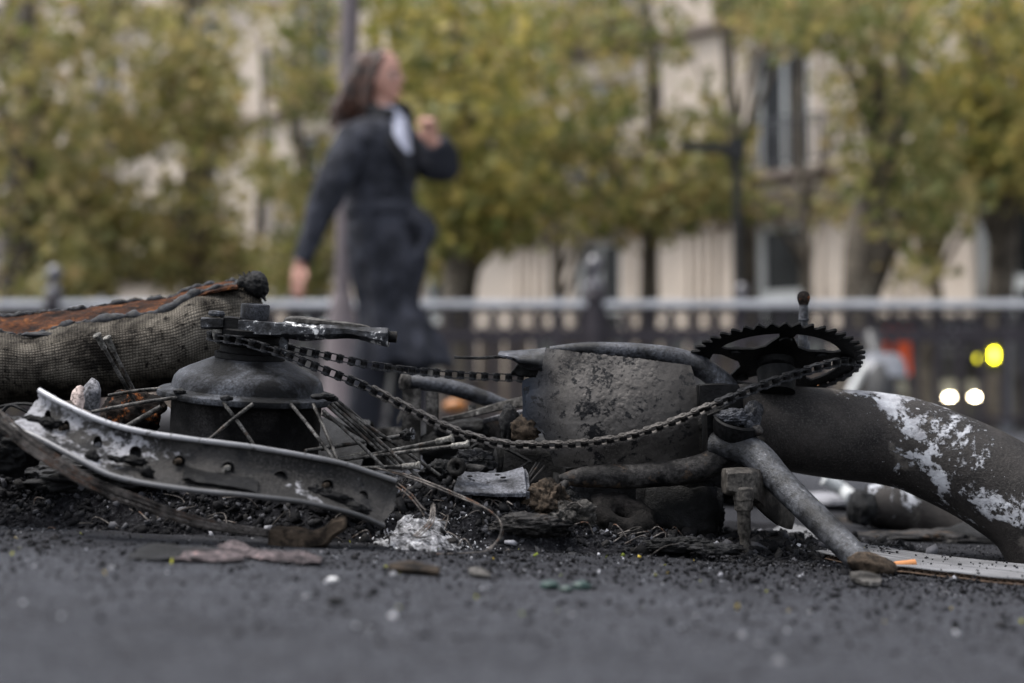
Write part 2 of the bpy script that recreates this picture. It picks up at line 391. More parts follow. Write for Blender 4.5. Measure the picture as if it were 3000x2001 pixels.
# rim
N = NB('burnt_rim'); A = N.noise(20, 8, .65, dist=.5); B = N.noise(170, 8, .7)
sp = N.n('ShaderNodeSeparateXYZ'); N.l(N.tc.outputs['Object'], sp.inputs[0])
c = N.mix(N.ramp(N.noise(9, 4), .4, .6), (.008, .0075, .0075), (.032, .030, .029)); c = N.mix(N.ramp(N.noise(400, 5), .5, .75), c, (.055, .052, .050))
g = N.math('MULTIPLY', N.math('SUBTRACT', -.27, sp.outputs[0]), .9); g = N.math('MINIMUM', N.math('MAXIMUM', g, -.03), .11)
m1 = N.math('ADD', N.math('ADD', N.math('MULTIPLY', A, .7), N.math('MULTIPLY', B, .3)), g)
lowz = N.math('MULTIPLY', N.ramp(N.noise(24, 7, .7), .5, .58), .9); c = N.mix(N.ramp(m1, .55, .61), c, (.27, .27, .29)); c = N.mix(N.ramp(N.noise(33, 8, .7), .54, .60), c, (.008, .008, .009))
N.setb(**{'Base Color': c, 'Roughness': .55, 'Specular IOR Level': .2, 'Metallic': .1}); N.bump(B, 1, .003); M['rim'] = N.m
DK, BDK = 1, 1
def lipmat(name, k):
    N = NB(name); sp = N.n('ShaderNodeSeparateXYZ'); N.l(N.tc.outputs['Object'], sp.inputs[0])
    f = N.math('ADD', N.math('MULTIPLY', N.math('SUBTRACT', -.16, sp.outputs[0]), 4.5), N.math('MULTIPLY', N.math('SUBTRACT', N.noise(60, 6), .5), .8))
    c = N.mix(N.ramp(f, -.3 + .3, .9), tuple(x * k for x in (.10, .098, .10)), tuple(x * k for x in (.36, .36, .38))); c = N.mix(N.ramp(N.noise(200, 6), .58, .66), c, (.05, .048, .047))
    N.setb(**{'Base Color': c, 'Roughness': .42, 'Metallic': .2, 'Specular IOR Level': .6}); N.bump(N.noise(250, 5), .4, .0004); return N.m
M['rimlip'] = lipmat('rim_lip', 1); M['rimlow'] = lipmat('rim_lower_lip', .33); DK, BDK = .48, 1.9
# cardboard
N = NB('cardboard_top'); mp = N.n('ShaderNodeMapping'); N.l(N.tc.outputs['UV'], mp.inputs[0]); mp.inputs['Scale'].default_value = (8, 220, 1)
A = N.noise(1, 8, .7, co=mp.outputs[0]); B = N.noise(14, 6)
c = N.mix(N.ramp(A, .40, .58), (.03, .03, .032), (.20, .20, .21)); c = N.mix(N.math('MULTIPLY', N.ramp(B, .45, .65), .7), c, (.05, .05, .052))
N.setb(**{'Base Color': c, 'Roughness': .85}); N.bump(A, .5, .0008); M['cardtop'] = N.m
M['cardedge'] = plain('cardboard_edge', (.12, .08, .055), .9, var=.5, scale=300)
M['filter'] = plain('cigarette_filter', (.38, .155, .05), .7, var=.12, scale=400, bump=.4, bdist=.0003)
M['paperwhite'] = plain('cigarette_paper', (.45, .45, .45), .8, var=.1, scale=200)
M['glass'] = plain('pale_glass_chip', (.35, .36, .38), .3, var=.5, scale=200)
M['green'] = plain('green_bit', (.010, .032, .026), .5, var=.4, scale=200)
M['pink'] = burnt('singed_paper', (.07, .06, .065), (.22, .18, .185), (.42, .26, .24), 30, 200, .5, .58, .8, .001)
DK, BDK = 1, 1
# background materials
N = NB('facade_stone'); A = N.noise(.8, 6); B = N.noise(9, 6)
c = N.mix(N.ramp(A, .3, .7), (.47, .395, .325), (.58, .50, .42)); c = N.mix(N.ramp(B, .5, .75), c, (.39, .325, .265))
N.setb(**{'Base Color': c, 'Roughness': .9}); N.bump(B, .4, .01); M['stone'] = N.m
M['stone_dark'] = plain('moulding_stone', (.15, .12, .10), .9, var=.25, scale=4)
M['frame'] = plain('window_frame_paint', (.42, .43, .42), .6, var=.1, scale=5)
N = NB('window_pane'); N.setb(**{'Base Color': (.012, .013, .014), 'Roughness': .12, 'Specular IOR Level': .18}); M['pane'] = N.m
M['curtain'] = plain('pale_curtain', (.5, .5, .5), .9, var=.15, scale=8)
M['iron'] = plain('wrought_iron', (.03, .032, .038), .5, var=.3, scale=10)
N = NB('fence_iron'); A = N.noise(14, 6); c = N.mix(N.ramp(A, .4, .7), (.022, .018, .022), (.05, .042, .048)); N.setb(**{'Base Color': c, 'Roughness': .5, 'Specular IOR Level': .25}); N.bump(N.noise(90), .3, .002); M['fence'] = N.m
M['fencetop'] = plain('sky_sheen_rail', (.56, .56, .58), .35, var=.3, scale=3, spec=.6)  # pale base colour paints in the sky reflection along the handrail
M['finial'] = plain('railing_finial_iron', (.075, .07, .078), .3, var=.3, scale=8, spec=.8)
M['post'] = plain('lamp_post_paint', (.10, .078, .082), .55, var=.2, scale=6)
M['pole'] = plain('black_pole_paint', (.012, .012, .013), .5, var=.3, scale=6)
M['bark'] = burnt('bark', (.05, .04, .03), (.13, .11, .085), (.26, .24, .19), 3, 25, .5, .6, .9, .02)
def leafmat(name, cols):
    N = NB(name); g = N.n('ShaderNodeNewGeometry'); x = N.n('ShaderNodeValToRGB'); e = x.color_ramp.elements
    e[0].position = 0; e[0].color = (*cols[0], 1); e[1].position = 1; e[1].color = (*cols[-1], 1)
    for i, cc in enumerate(cols[1:-1]):
        q = e.new((i + 1) / (len(cols) - 1)); q.color = (*cc, 1)
    big = N.noise(.9, 3); f = N.math('ADD', N.math('MULTIPLY', g.outputs['Random Per Island'], .62), N.math('MULTIPLY', big, .45))
    N.l(f, x.inputs['Fac'])
    N.setb(**{'Base Color': x.outputs[0], 'Roughness': .55, 'Specular IOR Level': .35})
    tr = N.n('ShaderNodeBsdfTranslucent'); N.l(x.outputs[0], tr.inputs[0]); ms = N.n('ShaderNodeMixShader'); ms.inputs[0].default_value = .5
    N.l(N.b.outputs[0], ms.inputs[1]); N.l(tr.outputs[0], ms.inputs[2]); N.l(ms.outputs[0], N.out.inputs[0]); return N.m
M['leafA'] = leafmat('olive_leaves', [(.045, .052, .018), (.12, .125, .04), (.23, .21, .075), (.36, .29, .12), (.26, .16, .10)])
M['leafB'] = leafmat('yellow_green_leaves', [(.04, .054, .016), (.11, .125, .034), (.22, .205, .06), (.38, .315, .085), (.27, .17, .085)])
M['leafC'] = leafmat('dark_green_leaves', [(.035, .048, .015), (.09, .11, .032), (.18, .18, .058), (.32, .26, .10), (.24, .13, .08)])
def emit(name, col, st):
    N = NB(name); N.setb(**{'Base Color': (.02, .02, .02), 'Emission Color': col, 'Emission Strength': st}); return N.m
M['lampw'] = emit('warm_lamp', (1, .86, .58), 22); M['lampy'] = emit('yellow_lamp', (1, .90, .02), 14); M['lampy2'] = emit('dim_yellow_lamp', (1, .90, .02), 2.2)
M['shopblack'] = plain('shop_black', (.014, .014, .016), .5, var=.3, scale=3)
M['orange'] = plain('orange_sign', (.55, .07, .012), .6, var=.1, scale=3)
M['letter'] = plain('pale_lettering', (.55, .56, .62), .6, var=.1, scale=5)
M['milk'] = plain('pale_window_film', (.20, .205, .19), .7, var=.15, scale=2)
M['coat'] = burnt('charcoal_wool', (.012, .013, .017), (.046, .048, .061), None, 10, 300, .5, .6, .95, .002, spec=.2)
M['navy'] = plain('navy_trousers', (.007, .008, .014), .9, var=.3, scale=30)
N = NB('skin'); A = N.noise(12, 4); N.setb(**{'Base Color': N.mix(A, (.44, .22, .16), (.54, .30, .23)), 'Roughness': .5, 'Subsurface Weight': .1, 'Subsurface Radius': (.01, .004, .002)}); M['skin'] = N.m
M['hair'] = burnt('dark_brown_hair', (.012, .006, .004), (.070, .030, .018), None, 20, 120, .5, .6, .5, .002)
M['shirt'] = plain('pale_shirt', (.36, .37, .45), .8, var=.1, scale=20)
M['shoe'] = plain('black_leather', (.01, .01, .01), .4, var=.3, scale=20)
M['grey_paint'] = plain('scooter_grey', (.10, .105, .12), .4, var=.15, scale=6); M['whitefork'] = plain('pale_fork', (.36, .37, .37), .4, var=.1, scale=10)
M['rubber'] = plain('tyre_rubber', (.012, .012, .013), .7, var=.3, scale=40)
M['conc'] = plain('pavement_slab', (.16, .155, .15), .9, var=.2, scale=6)
M['paleplastic'] = plain('pale_sheet', (.17, .17, .185), .7, var=.25, scale=20)
M['amber'] = plain('amber_plastic', (.26, .095, .015), .4, var=.1, scale=20)
exec_later = []
# ================================================================== SETTING
xs = np.concatenate([-np.geomspace(300, 1.3, 26), np.linspace(-1.2, 1.2, 97), np.geomspace(1.3, 300, 26)])
ys = np.concatenate([-np.geomspace(60, .3, 10), np.linspace(-.2, 2.6, 113), np.geomspace(2.7, 400, 40)])
X, Y = np.meshgrid(xs, ys, indexing='ij'); Z = gz(X, Y) + np.where(Y < 3, vnoise(np.stack([X * 4, Y * 4, X * 0], -1), 3) * .0012, 0)
n, m = X.shape; V = np.stack([X, Y, Z], -1).reshape(-1, 3)
F = [(i * m + j, (i + 1) * m + j, (i + 1) * m + j + 1, i * m + j + 1) for i in range(n - 1) for j in range(m - 1)]
tag(mk('road', V, F, M['asphalt']), kind='structure')
# ---- heap
def heap_h(x, y):
    h0 = np.interp(x, [-.62, -.5, -.2, 0, .06, .12, .25, .4], [.030, .042, .040, .040, .034, .014, .005, 0.0])
    yf = np.interp(x, [-.5, -.2, 0, .15, .3], [1.235, 1.235, 1.265, 1.29, 1.31]) + .024 * fbm(np.stack([x * 16, y * 16, x * 0], -1), 4, 9)
    a = smooth(0, .10, y - yf); b = 1 - smooth(1.72, 1.95, y); c = smooth(-.80, -.6, x)
    return h0 * a * b * c, a * b * c * (x < .42)
xs = np.linspace(-.80, .45, 500); ys = np.linspace(1.19, 1.97, 300); X, Y = np.meshgrid(xs, ys, indexing='ij')
def heap_z(X, Y):
    h, a = heap_h(X, Y); P = np.stack([X, Y, X * 0], -1)
    nz = fbm(P * 22, 4, 5) * .014 + np.abs(fbm(P * 70, 3, 8)) * .011 - .002 + fbm(P * 260, 2, 4) * .0013
    amp = np.clip(h / .03, 0, 1) * .9 + .1
    return gz(X, Y) + h + nz * a * amp + a * .002 - .004 * (1 - a)
Zh = heap_z(X, Y); n, m = X.shape; V = np.stack([X, Y, Zh], -1).reshape(-1, 3)
F = [(i * m + j, (i + 1) * m + j, (i + 1) * m + j + 1, i * m + j + 1) for i in range(n - 1) for j in range(m - 1)]
tag(mk('ash_bed', V, F, M['bed']), 'black bed of ash and cinders under the burnt wreck', 'ash', kind='stuff')
# ---- chips
CUBE = np.array([(x, y, z) for x in (-1, 1) for y in (-1, 1) for z in (-1, 1)], float)
CF = np.array([(0, 1, 3, 2), (4, 6, 7, 5), (0, 4, 5, 1), (2, 3, 7, 6), (0, 2, 6, 4), (1, 5, 7, 3)])
def chips(name, P, size, mat, label, cat, flat=.5, seed=0, parent=None):
    r = np.random.RandomState(seed); n = len(P)
    B = CUBE[None] * (1 + r.uniform(-.55, .35, (n, 8, 3))) * r.uniform(.5, 1.2, (n, 1, 3)) * np.array([1, 1, flat])
    q = r.normal(size=(n, 4)); q[:, 0] += 1.2; q /= np.linalg.norm(q, axis=1)[:, None]; w_, x, y, z = q.T
    Rm = np.stack([np.stack([1 - 2 * (y * y + z * z), 2 * (x * y - z * w_), 2 * (x * z + y * w_)], -1), np.stack([2 * (x * y + z * w_), 1 - 2 * (x * x + z * z), 2 * (y * z - x * w_)], -1), np.stack([2 * (x * z - y * w_), 2 * (y * z + x * w_), 1 - 2 * (x * x + y * y)], -1)], 1)
    W = np.einsum('nij,nkj->nki', Rm, B) * (size / 2)[:, None, None] + P[:, None]
    F = (CF[None] + (np.arange(n) * 8)[:, None, None]).reshape(-1, 4)
    me = bpy.data.meshes.new(name); me.vertices.add(n * 8); me.vertices.foreach_set('co', W.ravel())
    me.loops.add(len(F) * 4); me.loops.foreach_set('vertex_index', F.ravel().astype(np.int32)); me.polygons.add(len(F))
    me.polygons.foreach_set('loop_start', np.arange(0, len(F) * 4, 4, dtype=np.int32)); me.update(calc_edges=True)
    return tag(link(name, me, mat, parent, False), label, cat, kind='stuff')
n = 52000; x = rng.uniform(-.62, .42, n); y = 1.2 + .42 * rng.beta(1.1, 1.7, n)
h, a = heap_h(x, y); keep = rng.rand(n) < (a * .9 + .05) * np.where(x > .1, .7, 1); x, y = x[keep], y[keep]
s = np.clip(np.exp(rng.normal(math.log(.0026), .55, len(x))), .0009, .014)
z = heap_z(x, y) + s * .12; chips('cinders', np.stack([x, y, z], -1), s, M['chips'], 'loose cinders and charred crumbs over the ash bed', 'cinders', .6, 3)
n = 3600; x = rng.uniform(-.6, .36, n); y = 1.22 + .36 * rng.beta(1.3, 1.5, n); h, a = heap_h(x, y); keep = rng.rand(n) < a * np.where(x > .12, .45, 1); x, y = x[keep], y[keep]
s = np.clip(np.exp(rng.normal(math.log(.0065), .4, len(x))), .003, .016)
M['bigchips'] = chips_mat('char_flakes', [(0, (.003, .003, .004)), (.45, (.008, .008, .009)), (.75, (.018, .017, .017)), (.92, (.045, .043, .043)), (.985, (.12, .12, .125))], .75, .003)
chips('char_flakes', np.stack([x, y, heap_z(x, y) + s * .1], -1), s, M['bigchips'], 'larger charred flakes and shreds in the cinder bed', 'charred flakes', .38, 13)
n = 15000; y = rng.uniform(.75, 1.75, n); x = rng.uniform(-.36, .36, n) * y * 1.05; h, a = heap_h(x, y); k = (a < .3) & (rng.rand(n) < np.where(y > 1.05, 1, .3)); x, y = x[k], y[k]
s = np.clip(np.exp(rng.normal(math.log(.0013), .45, len(x))), .0005, .005); z = gz(x, y) + s * .15
chips('grit', np.stack([x, y, z], -1), s, M['grit'], 'fine grit and ash specks on the asphalt', 'grit', .6, 5)
n = 300; y = rng.uniform(.72, 1.15, n); x = rng.uniform(-.36, .36, n) * y * 1.05; s = rng.uniform(.0018, .0052, n)
chips('scattered_gravel', np.stack([x, y, gz(x, y) + s * .12], -1), s, M['grit'], 'sparse dark and pale gravel on the near asphalt', 'gravel', .45, 19)
n = 9000; y = 1.02 + .30 * rng.beta(2.2, 1.2, n); x = rng.uniform(-.36, .36, n) * y * 1.05; s = np.clip(np.exp(rng.normal(math.log(.0019), .5, n)), .0007, .007)
k = rng.rand(n) < .10 + .55 * smooth(-.05, .3, fbm(np.stack([x * 12, y * 18, x * 0], -1), 3, 31)); x, y, s = x[k], y[k], s[k]
chips('fringe_cinders', np.stack([x, y, gz(x, y) + s * .12], -1), s, M['chips'], 'black cinders scattered forward from the ash bed onto the road', 'cinders', .5, 15)
n = 60; y = rng.uniform(.85, 1.5, n); x = rng.uniform(-.36, .36, n) * y; s = rng.uniform(.0015, .004, n)
chips('leaf_bits', np.stack([x, y, gz(x, y) + .0012], -1), s, M['leafbits'], 'tiny yellow green leaf bits scattered on the asphalt', 'leaf bits', .15, 6)
geos = []; r6 = random.Random(21)
for k in range(190):
    x0 = r6.uniform(-.45, .17); y0 = r6.uniform(1.25, 1.42)
    if x0 > .02: y0 += .04
    a_ = r6.uniform(0, 6.28); ln = r6.uniform(.008, .035); z0 = float(heap_z(np.array(x0), np.array(y0)))
    p0 = Vector((x0, y0, z0)); d0 = Vector((math.cos(a_), math.sin(a_) * .6, r6.uniform(-.1, .6))) * ln; bw = Vector((r6.uniform(-1, 1), r6.uniform(-1, 1), r6.uniform(0, 1.2))) * ln * .35
    geos.append(tube_geo([p0, p0 + d0 * .5 + bw, p0 + d0], [.0009, .0007, .0005], seg=4, sub=4))
V, F = join_geo(geos); tag(mk('wire_curls', V, F, M['wire']), 'fine burnt wire curls and threads tangled in the cinders', 'wire curls', kind='stuff')
def G(u, v, h=0.0):
    """point where the photo ray at display px hits the near ground + h"""
    y = 1.2
    for _ in range(30):
        p = D(u, v, y); f = p.z - float(gz(p.x, p.y)) - h
        y2 = y * 1.02; q = D(u, v, y2); f2 = q.z - float(gz(q.x, q.y)) - h
        y = y - f * (y2 - y) / (f2 - f + 1e-12)
    return D(u, v, y)
# ================================================================== THE WRECK
bike = empty('burnt_bicycle', (0.05, 1.42, 0.02), 'burnt out electric bicycle wreck lying flat with its chain and rear hub', 'bicycle')
# ---- hub motor
HC = D(569, 902, 1.385)
ax = Vector((math.sin(R(4.2)), -math.sin(R(6.5)), 1)).normalized()
HM = Matrix.Translation(HC) @ ax.to_track_quat('Z', 'Y').to_matrix().to_4x4()
mm = .001
def L(prof): return [(r * mm, z * mm) for r, z in prof]
hub = lathe('hub_motor', L([(60, -78), (69, -76), (71.5, -70), (72, -40), (72, -7), (73, -5.5)]), M['drum'], bike, HM, 96, .0002)
lathe('flange', L([(70, -6), (84, -5.6), (86, -4.5), (86.6, -2), (86, .6), (84.5, 1.6), (76, 2.6), (73.5, 4), (72.5, 9), (71, 14), (67, 18.5), (60, 22.5), (50, 27), (42, 30.5), (36, 33), (33, 33.5)]), M['dome'], hub, HM, 96, .0006, 30)
lathe('freewheel', L([(33, 33), (34, 34), (34, 39), (29, 40), (29, 46), (34, 47), (34, 50), (31, 51), (31, 56), (35, 57), (35.5, 62), (33, 63), (20, 63.5)]), M['black'], hub, HM, 48, .0005, 80)
lathe('axle', L([(7, 62), (7, 76), (6, 80)]), M['soot'], hub, HM, 24)
nutM = Matrix.Translation(D(585, 727, 1.36) - ax * 0.0) @ ax.to_track_quat('Z', 'Y').to_matrix().to_4x4()
lathe('axle_nut', L([(10, -8), (12, -7.5), (12.3, -3), (13.4, -2.5), (13.7, -1), (13.7, 10.5), (13, 12), (10, 12.4), (9.4, 11.2), (3, 11)]), M['dark_alloy'], bike, nutM, 48)
# ---- dropout lever
LV = empty  # noqa
def slab_between(name, rows, mat, parent, nu=4, noise=0, cap=True, nscale=60):
    """rows: list of cross-sections (each a list of points, closed)"""
    A = np.array([[list(p) for p in r] for r in rows], float)
    B = np.array([catmull(A[:, j], nu) for j in range(A.shape[1])]).transpose(1, 0, 2) if nu > 1 else A
    n, m = B.shape[:2]; V = B.reshape(-1, 3)
    if noise: V = V + np.stack([fbm(V * nscale, 3, s_) for s_ in (1, 2, 3)], 1) * noise
    F = [(i * m + j, i * m + (j + 1) % m, (i + 1) * m + (j + 1) % m, (i + 1) * m + j) for i in range(n - 1) for j in range(m)]
    if cap: F += [tuple(range(m))[::-1], tuple((n - 1) * m + j for j in range(m))]
    return sharp(mk(name, V, F, mat, parent), 40)
def oct_sec(u, v0, v1, y, dy, ch=.22, fn=None):
    """rounded rectangular section at display u, between v0 (top) and v1, half depth dy"""
    fn = fn or D
    c = (v0 + v1) / 2; h = (v1 - v0) / 2; P = []
    for a, b in ((-1, 1 - ch), (-1 + ch, 1), (1 - ch, 1), (1, 1 - ch), (1, -1 + ch), (1 - ch, -1), (-1 + ch, -1), (-1, -1 + ch)):
        P.append(fn(u, c - b * h, y) + Vector((0, a * dy, 0)))
    return P
lev = slab_between('dropout_lever', [oct_sec(555, 737, 768, 1.36, .012, .12), oct_sec(562, 736, 770, 1.36, .014, .12), oct_sec(640, 742, 773, 1.355, .014, .15), oct_sec(664, 738, 778, 1.352, .013, .5),
      oct_sec(700, 740, 782, 1.35, .011, .6), oct_sec(760, 744, 778, 1.345, .010, .6), oct_sec(812, 750, 778, 1.34, .009, .6), oct_sec(850, 752, 786, 1.337, .0085, .6), oct_sec(888, 753, 796, 1.335, .0095, .6), oct_sec(892, 756, 790, 1.335, .009, .6)], M['lever'], bike, 4, .0012, nscale=120)
slab_between('ridge', [oct_sec(648, 742, 750, 1.352, .002, .5), oct_sec(662, 727, 745, 1.352, .006, .6), oct_sec(700, 727, 748, 1.351, .009, .6), oct_sec(760, 735, 752, 1.348, .008, .6), oct_sec(830, 744, 757, 1.34, .005, .6), oct_sec(850, 750, 758, 1.34, .002, .5)], M['rack'], lev, 4, .0006)
lump('weld_drip', D(652, 790, 1.35), (.0045, .004, .011), M['lever'], lev, .45, 2.2, 3, 3)
tube('pin', [D(885, 772, 1.335), D(911, 774, 1.335)], .0055, M['soot'], lev, sub=1, seg=14)
slab_between('washer_plate', [oct_sec(465, 733, 752, 1.357, .006, .4), oct_sec(470, 729, 756, 1.357, .009, .3), oct_sec(512, 731, 757, 1.357, .009, .3), oct_sec(517, 735, 752, 1.357, .007, .3)], M['lever'], bike, 3, .0008)
lathe('bolt_head', L([(3, -1), (7.5, 0), (8.2, 2.2), (7, 4.5), (2, 5)]), M['dome'], bike, Matrix.Translation(D(497, 725, 1.357)) @ ax.to_track_quat('Z', 'Y').to_matrix().to_4x4(), 24)
slab_between('spacer', [oct_sec(510, 728, 764, 1.362, .010, .2), oct_sec(530, 727, 766, 1.362, .011, .2), oct_sec(557, 730, 768, 1.362, .012, .2)], M['black'], bike, 2, .0008)
lathe('bolt_tip', L([(1, -14), (4, -9), (6, 0)]), M['nipple'], bike, Matrix.Translation(D(500, 757, 1.355)), 12, .0008)
# ---- hub spokes
def rod(name, a, b, r, mat, parent, bend=0, seg=8, nz=0):
    a, b = Vector(a), Vector(b); mid = (a + b) / 2 + Vector((0, 0, bend))
    return tube(name, [a, mid, b], r, mat, parent, seg=seg, sub=4, noise=nz, nscale=300)
hs_ = [(D(512, 924, 1.298), D(586, 1026, 1.285)), (D(581, 927, 1.292), D(478, 1012, 1.28)), (D(668, 928, 1.305), D(768, 1057, 1.28)), (D(719, 928, 1.318), D(777, 1060, 1.28)),
       (D(741, 941, 1.33), D(884, 1076, 1.33)), (D(759, 926, 1.34), D(925, 1078, 1.345)), (D(767, 922, 1.345), D(975, 1108, 1.33)), (D(425, 910, 1.32), D(210, 946, 1.30)), (D(372, 892, 1.36), D(249, 908, 1.36))]
hs_ += [(D(752, 931, 1.335), D(905, 1070, 1.34)), (D(771, 917, 1.35), D(868, 1000, 1.40)), (D(738, 950, 1.33), D(905, 1048, 1.37)), (D(764, 925, 1.345), D(1010, 1092, 1.36)), (D(700, 1035, 1.31), D(935, 1003, 1.38))]
for a, b in hs_:
    rod('spoke', a, b, .0017, M['spoke'], hub, bend=.001)
for k_, (u_, v_, y_) in enumerate(((742, 909, 1.315), (756, 910, 1.325), (728, 911, 1.31), (762, 916, 1.33), (412, 899, 1.32), (520, 914, 1.29))):
    lump('char_crumb', D(u_, v_, y_), (.006, .005, .0028), M['char'], hub, .5, 2.2, 70 + k_, 3)
# ---- battery / motor case shell
def edge_noise(P, amp, sc_, seed):
    P = np.asarray(P); return P + np.stack([P[..., 0] * 0 + fbm(P * sc_, 3, seed), P[..., 0] * 0, fbm(P * sc_, 3, seed + 3)], -1) * amp
top = [(1253, 801), (1300, 807), (1380, 816), (1480, 827), (1585, 842)]
row2 = [(1232, 868), (1300, 870), (1380, 874), (1480, 880), (1596, 885)]
row3 = [(1206, 930), (1290, 930), (1380, 932), (1480, 940), (1600, 945)]
row4 = [(1246, 990), (1300, 995), (1380, 1000), (1480, 1000), (1603, 1000)]
row5 = [(1275, 1068), (1330, 1071), (1400, 1070), (1500, 1062), (1605, 1045)]
yy = [1.435, 1.424, 1.418, 1.420, 1.432]
yx = [.008, .002, 0, .002, .012]
rows = [[D(u, v, yy[i] + yx[j]) for j, (u, v) in enumerate(r)] for i, r in enumerate((top, row2, row3, row4, row5))]
Gd = rows_grid(rows, 44, 56)
Gd[:, 0] = edge_noise(Gd[:, 0], .003, 90, 2); Gd[:, 1] = edge_noise(Gd[:, 1], .0015, 90, 2); Gd[-1] = edge_noise(Gd[-1], .0015, 80, 5)
Gd[..., 1] += fbm(Gd * 35, 4, 7) * .0022
bl_ = np.clip(fbm(Gd * 330, 4, 12) + .05, 0, 1); msk = smooth(.045, .075, Gd[..., 0]) * (1 - smooth(.14, .16, Gd[..., 0])) * smooth(.10, .13, Gd[..., 2] + .02 * fbm(Gd * 40, 2, 2)) + (1 - smooth(-.01, .03, Gd[..., 0])) * .35
Gd[..., 1] -= bl_ * msk * .0016
case = sheet('case_shell', Gd[::-1], .0022, M['shell'], bike)
# light flake panel at the left edge of the shell
rows = [[D(u, v, 1.425) for u, v in r] for r in ([(1252, 803), (1248, 830), (1246, 850)], [(1225, 866), (1232, 868), (1240, 870)], [(1200, 876), (1218, 880), (1236, 885)], [(1200, 930), (1218, 932), (1240, 938)], [(1203, 962), (1222, 975), (1248, 990)], [(1240, 988), (1250, 995), (1262, 1003)])]
Gp = rows_grid(rows[1:], 6, 6); Gp[..., 1] += .001 + fbm(Gp * 60, 3, 3) * .002; sheet('peeled_skin', Gp[::-1], .0012, M['shell'], bike)
# folded tab + thin strip
rows = [[D(1147, 809, 1.44), D(1190, 808, 1.44), D(1254, 801, 1.43)], [D(1145, 817, 1.425), D(1190, 818, 1.425), D(1250, 815, 1.425)], [D(1165, 821, 1.42), D(1200, 830, 1.42), D(1246, 838, 1.42)], [D(1180, 822, 1.43), D(1205, 842, 1.43), D(1246, 850, 1.43)]]
Gt = rows_grid(rows, 5, 8); Gt += fbm(Gt * 110, 3, 4)[..., None] * np.array([.001, .001, .0015]); sheet('folded_tab', Gt[::-1], .0016, M['tube'], bike)
slab_between('thin_strip', [oct_sec(1043, 818, 824, 1.432, .003, .3), oct_sec(1100, 819, 825, 1.432, .003, .3), oct_sec(1150, 817, 823, 1.43, .003, .3), oct_sec(1200, 820, 826, 1.43, .003, .3)], M['char'], bike, 8, .0008, nscale=250)
slab_between('charred_flap', [oct_sec(1173, 853, 858, 1.44, .003, .3), oct_sec(1190, 838, 862, 1.445, .006, .3), oct_sec(1225, 830, 868, 1.45, .01, .3), oct_sec(1262, 835, 875, 1.45, .01, .3)], M['char'], bike, 4, .003, nscale=120)
# case interior bits
lump('melted_cell', D(1206, 985, 1.43), (.015, .010, .014), M['woodbit'], bike, .5, 2.2, 5, 4, ridge=.6)
lump('melted_cell', D(1170, 975, 1.45), (.010, .008, .022), M['char'], bike, .5, 2.2, 9, 4, ridge=.6)
# ---- frame tubes
tube('frame_tube', [D(1262, 803, 1.455), D(1300, 803, 1.455), D(1360, 802, 1.455), D(1450, 806, 1.455), D(1540, 818, 1.455), D(1600, 838, 1.455), D(1640, 864, 1.455), D(1668, 890, 1.455), D(1684, 915, 1.455)], [.0035, .006, .0075, .0085, .0098, .0112, .0118, .0118, .011], M['tube'], bike, seg=24, sub=6, noise=.0005, nscale=60)
tube('frame_tube', [D(1282, 1100, 1.375), D(1330, 1096, 1.38), D(1400, 1094, 1.385), D(1500, 1090, 1.39), D(1600, 1076, 1.395), D(1660, 1048, 1.40), D(1700, 1012, 1.41)], [.004, .0095, .0112, .0122, .013, .0135, .014], M['soot'], bike, seg=24, sub=6, noise=.0012, nscale=50)
tube('broken_prong', [D(1262, 1143, 1.37), D(1285, 1122, 1.37), D(1310, 1098, 1.38)], [.0032, .004, .006], M['soot'], bike, seg=10, noise=.0008, nscale=150)
# ---- underside burnt box behind the donut
bm = bmesh.new()
bx(bm, D(1545, 1160, 1.47), (.085, .12, .060), Matrix.Rotation(R(4), 3, 'Y'), .008); bx(bm, D(1450, 1120, 1.50), (.16, .12, .05), None, .008); bx(bm, D(1300, 1085, 1.53), (.15, .10, .075), None, .008); bx(bm, D(1605, 1040, 1.52), (.10, .08, .10), None, .008)
bmesh.ops.subdivide_edges(bm, edges=bm.edges[:], cuts=5, use_grid_fill=True)
for v in bm.verts:
    p = np.array([[*v.co]]); v.co += Vector((float(fbm(p * 45, 4, 1)[0]), float(fbm(p * 45, 4, 2)[0]), float(fbm(p * 45, 4, 3)[0]))) * .010
from_bm('motor_block', bm, M['char'], bike, True)
# ---- bottom bracket group
slab_between('bracket_block', [oct_sec(1601, 885, 930, 1.425, .012, .15), oct_sec(1609, 882, 935, 1.425, .014, .12), oct_sec(1655, 880, 945, 1.425, .014, .12), oct_sec(1690, 885, 950, 1.43, .012, .15)], M['black'], bike, 2, .0004)
slab_between('bracket_block', [oct_sec(1618, 945, 1040, 1.42, .02, .2), oct_sec(1650, 930, 1035, 1.425, .02, .2), oct_sec(1700, 900, 1010, 1.44, .02, .2)], M['black'], bike, 3, .001)
cupM = Matrix.Translation(D(1690, 975, 1.385)) @ Vector((.18, -.42, 1)).normalized().to_track_quat('Z', 'Y').to_matrix().to_4x4() @ Matrix.Scale(1.0, 4)
cup = lathe('bracket_cup', L([(17, -13), (20, -11), (22.5, -2), (22.5, 4), (21, 5.5), (19.5, 5.5), (18.5, 3)]), M['black'], bike, cupM, 40, .0007, 50)
lump('charred_grease', D(1690, 958, 1.385), (.021, .018, .009), M['dark_alloy'], cup, .35, 3.2, 4, 5, ridge=1.0)
lump('charred_grease', D(1724, 968, 1.38), (.010, .010, .016), M['dark_alloy'], cup, .5, 2.6, 11, 4, ridge=1.0)
lump('charred_grease', D(1737, 988, 1.375), (.006, .006, .006), M['soot'], cup, .5, 2.4, 12, 3)
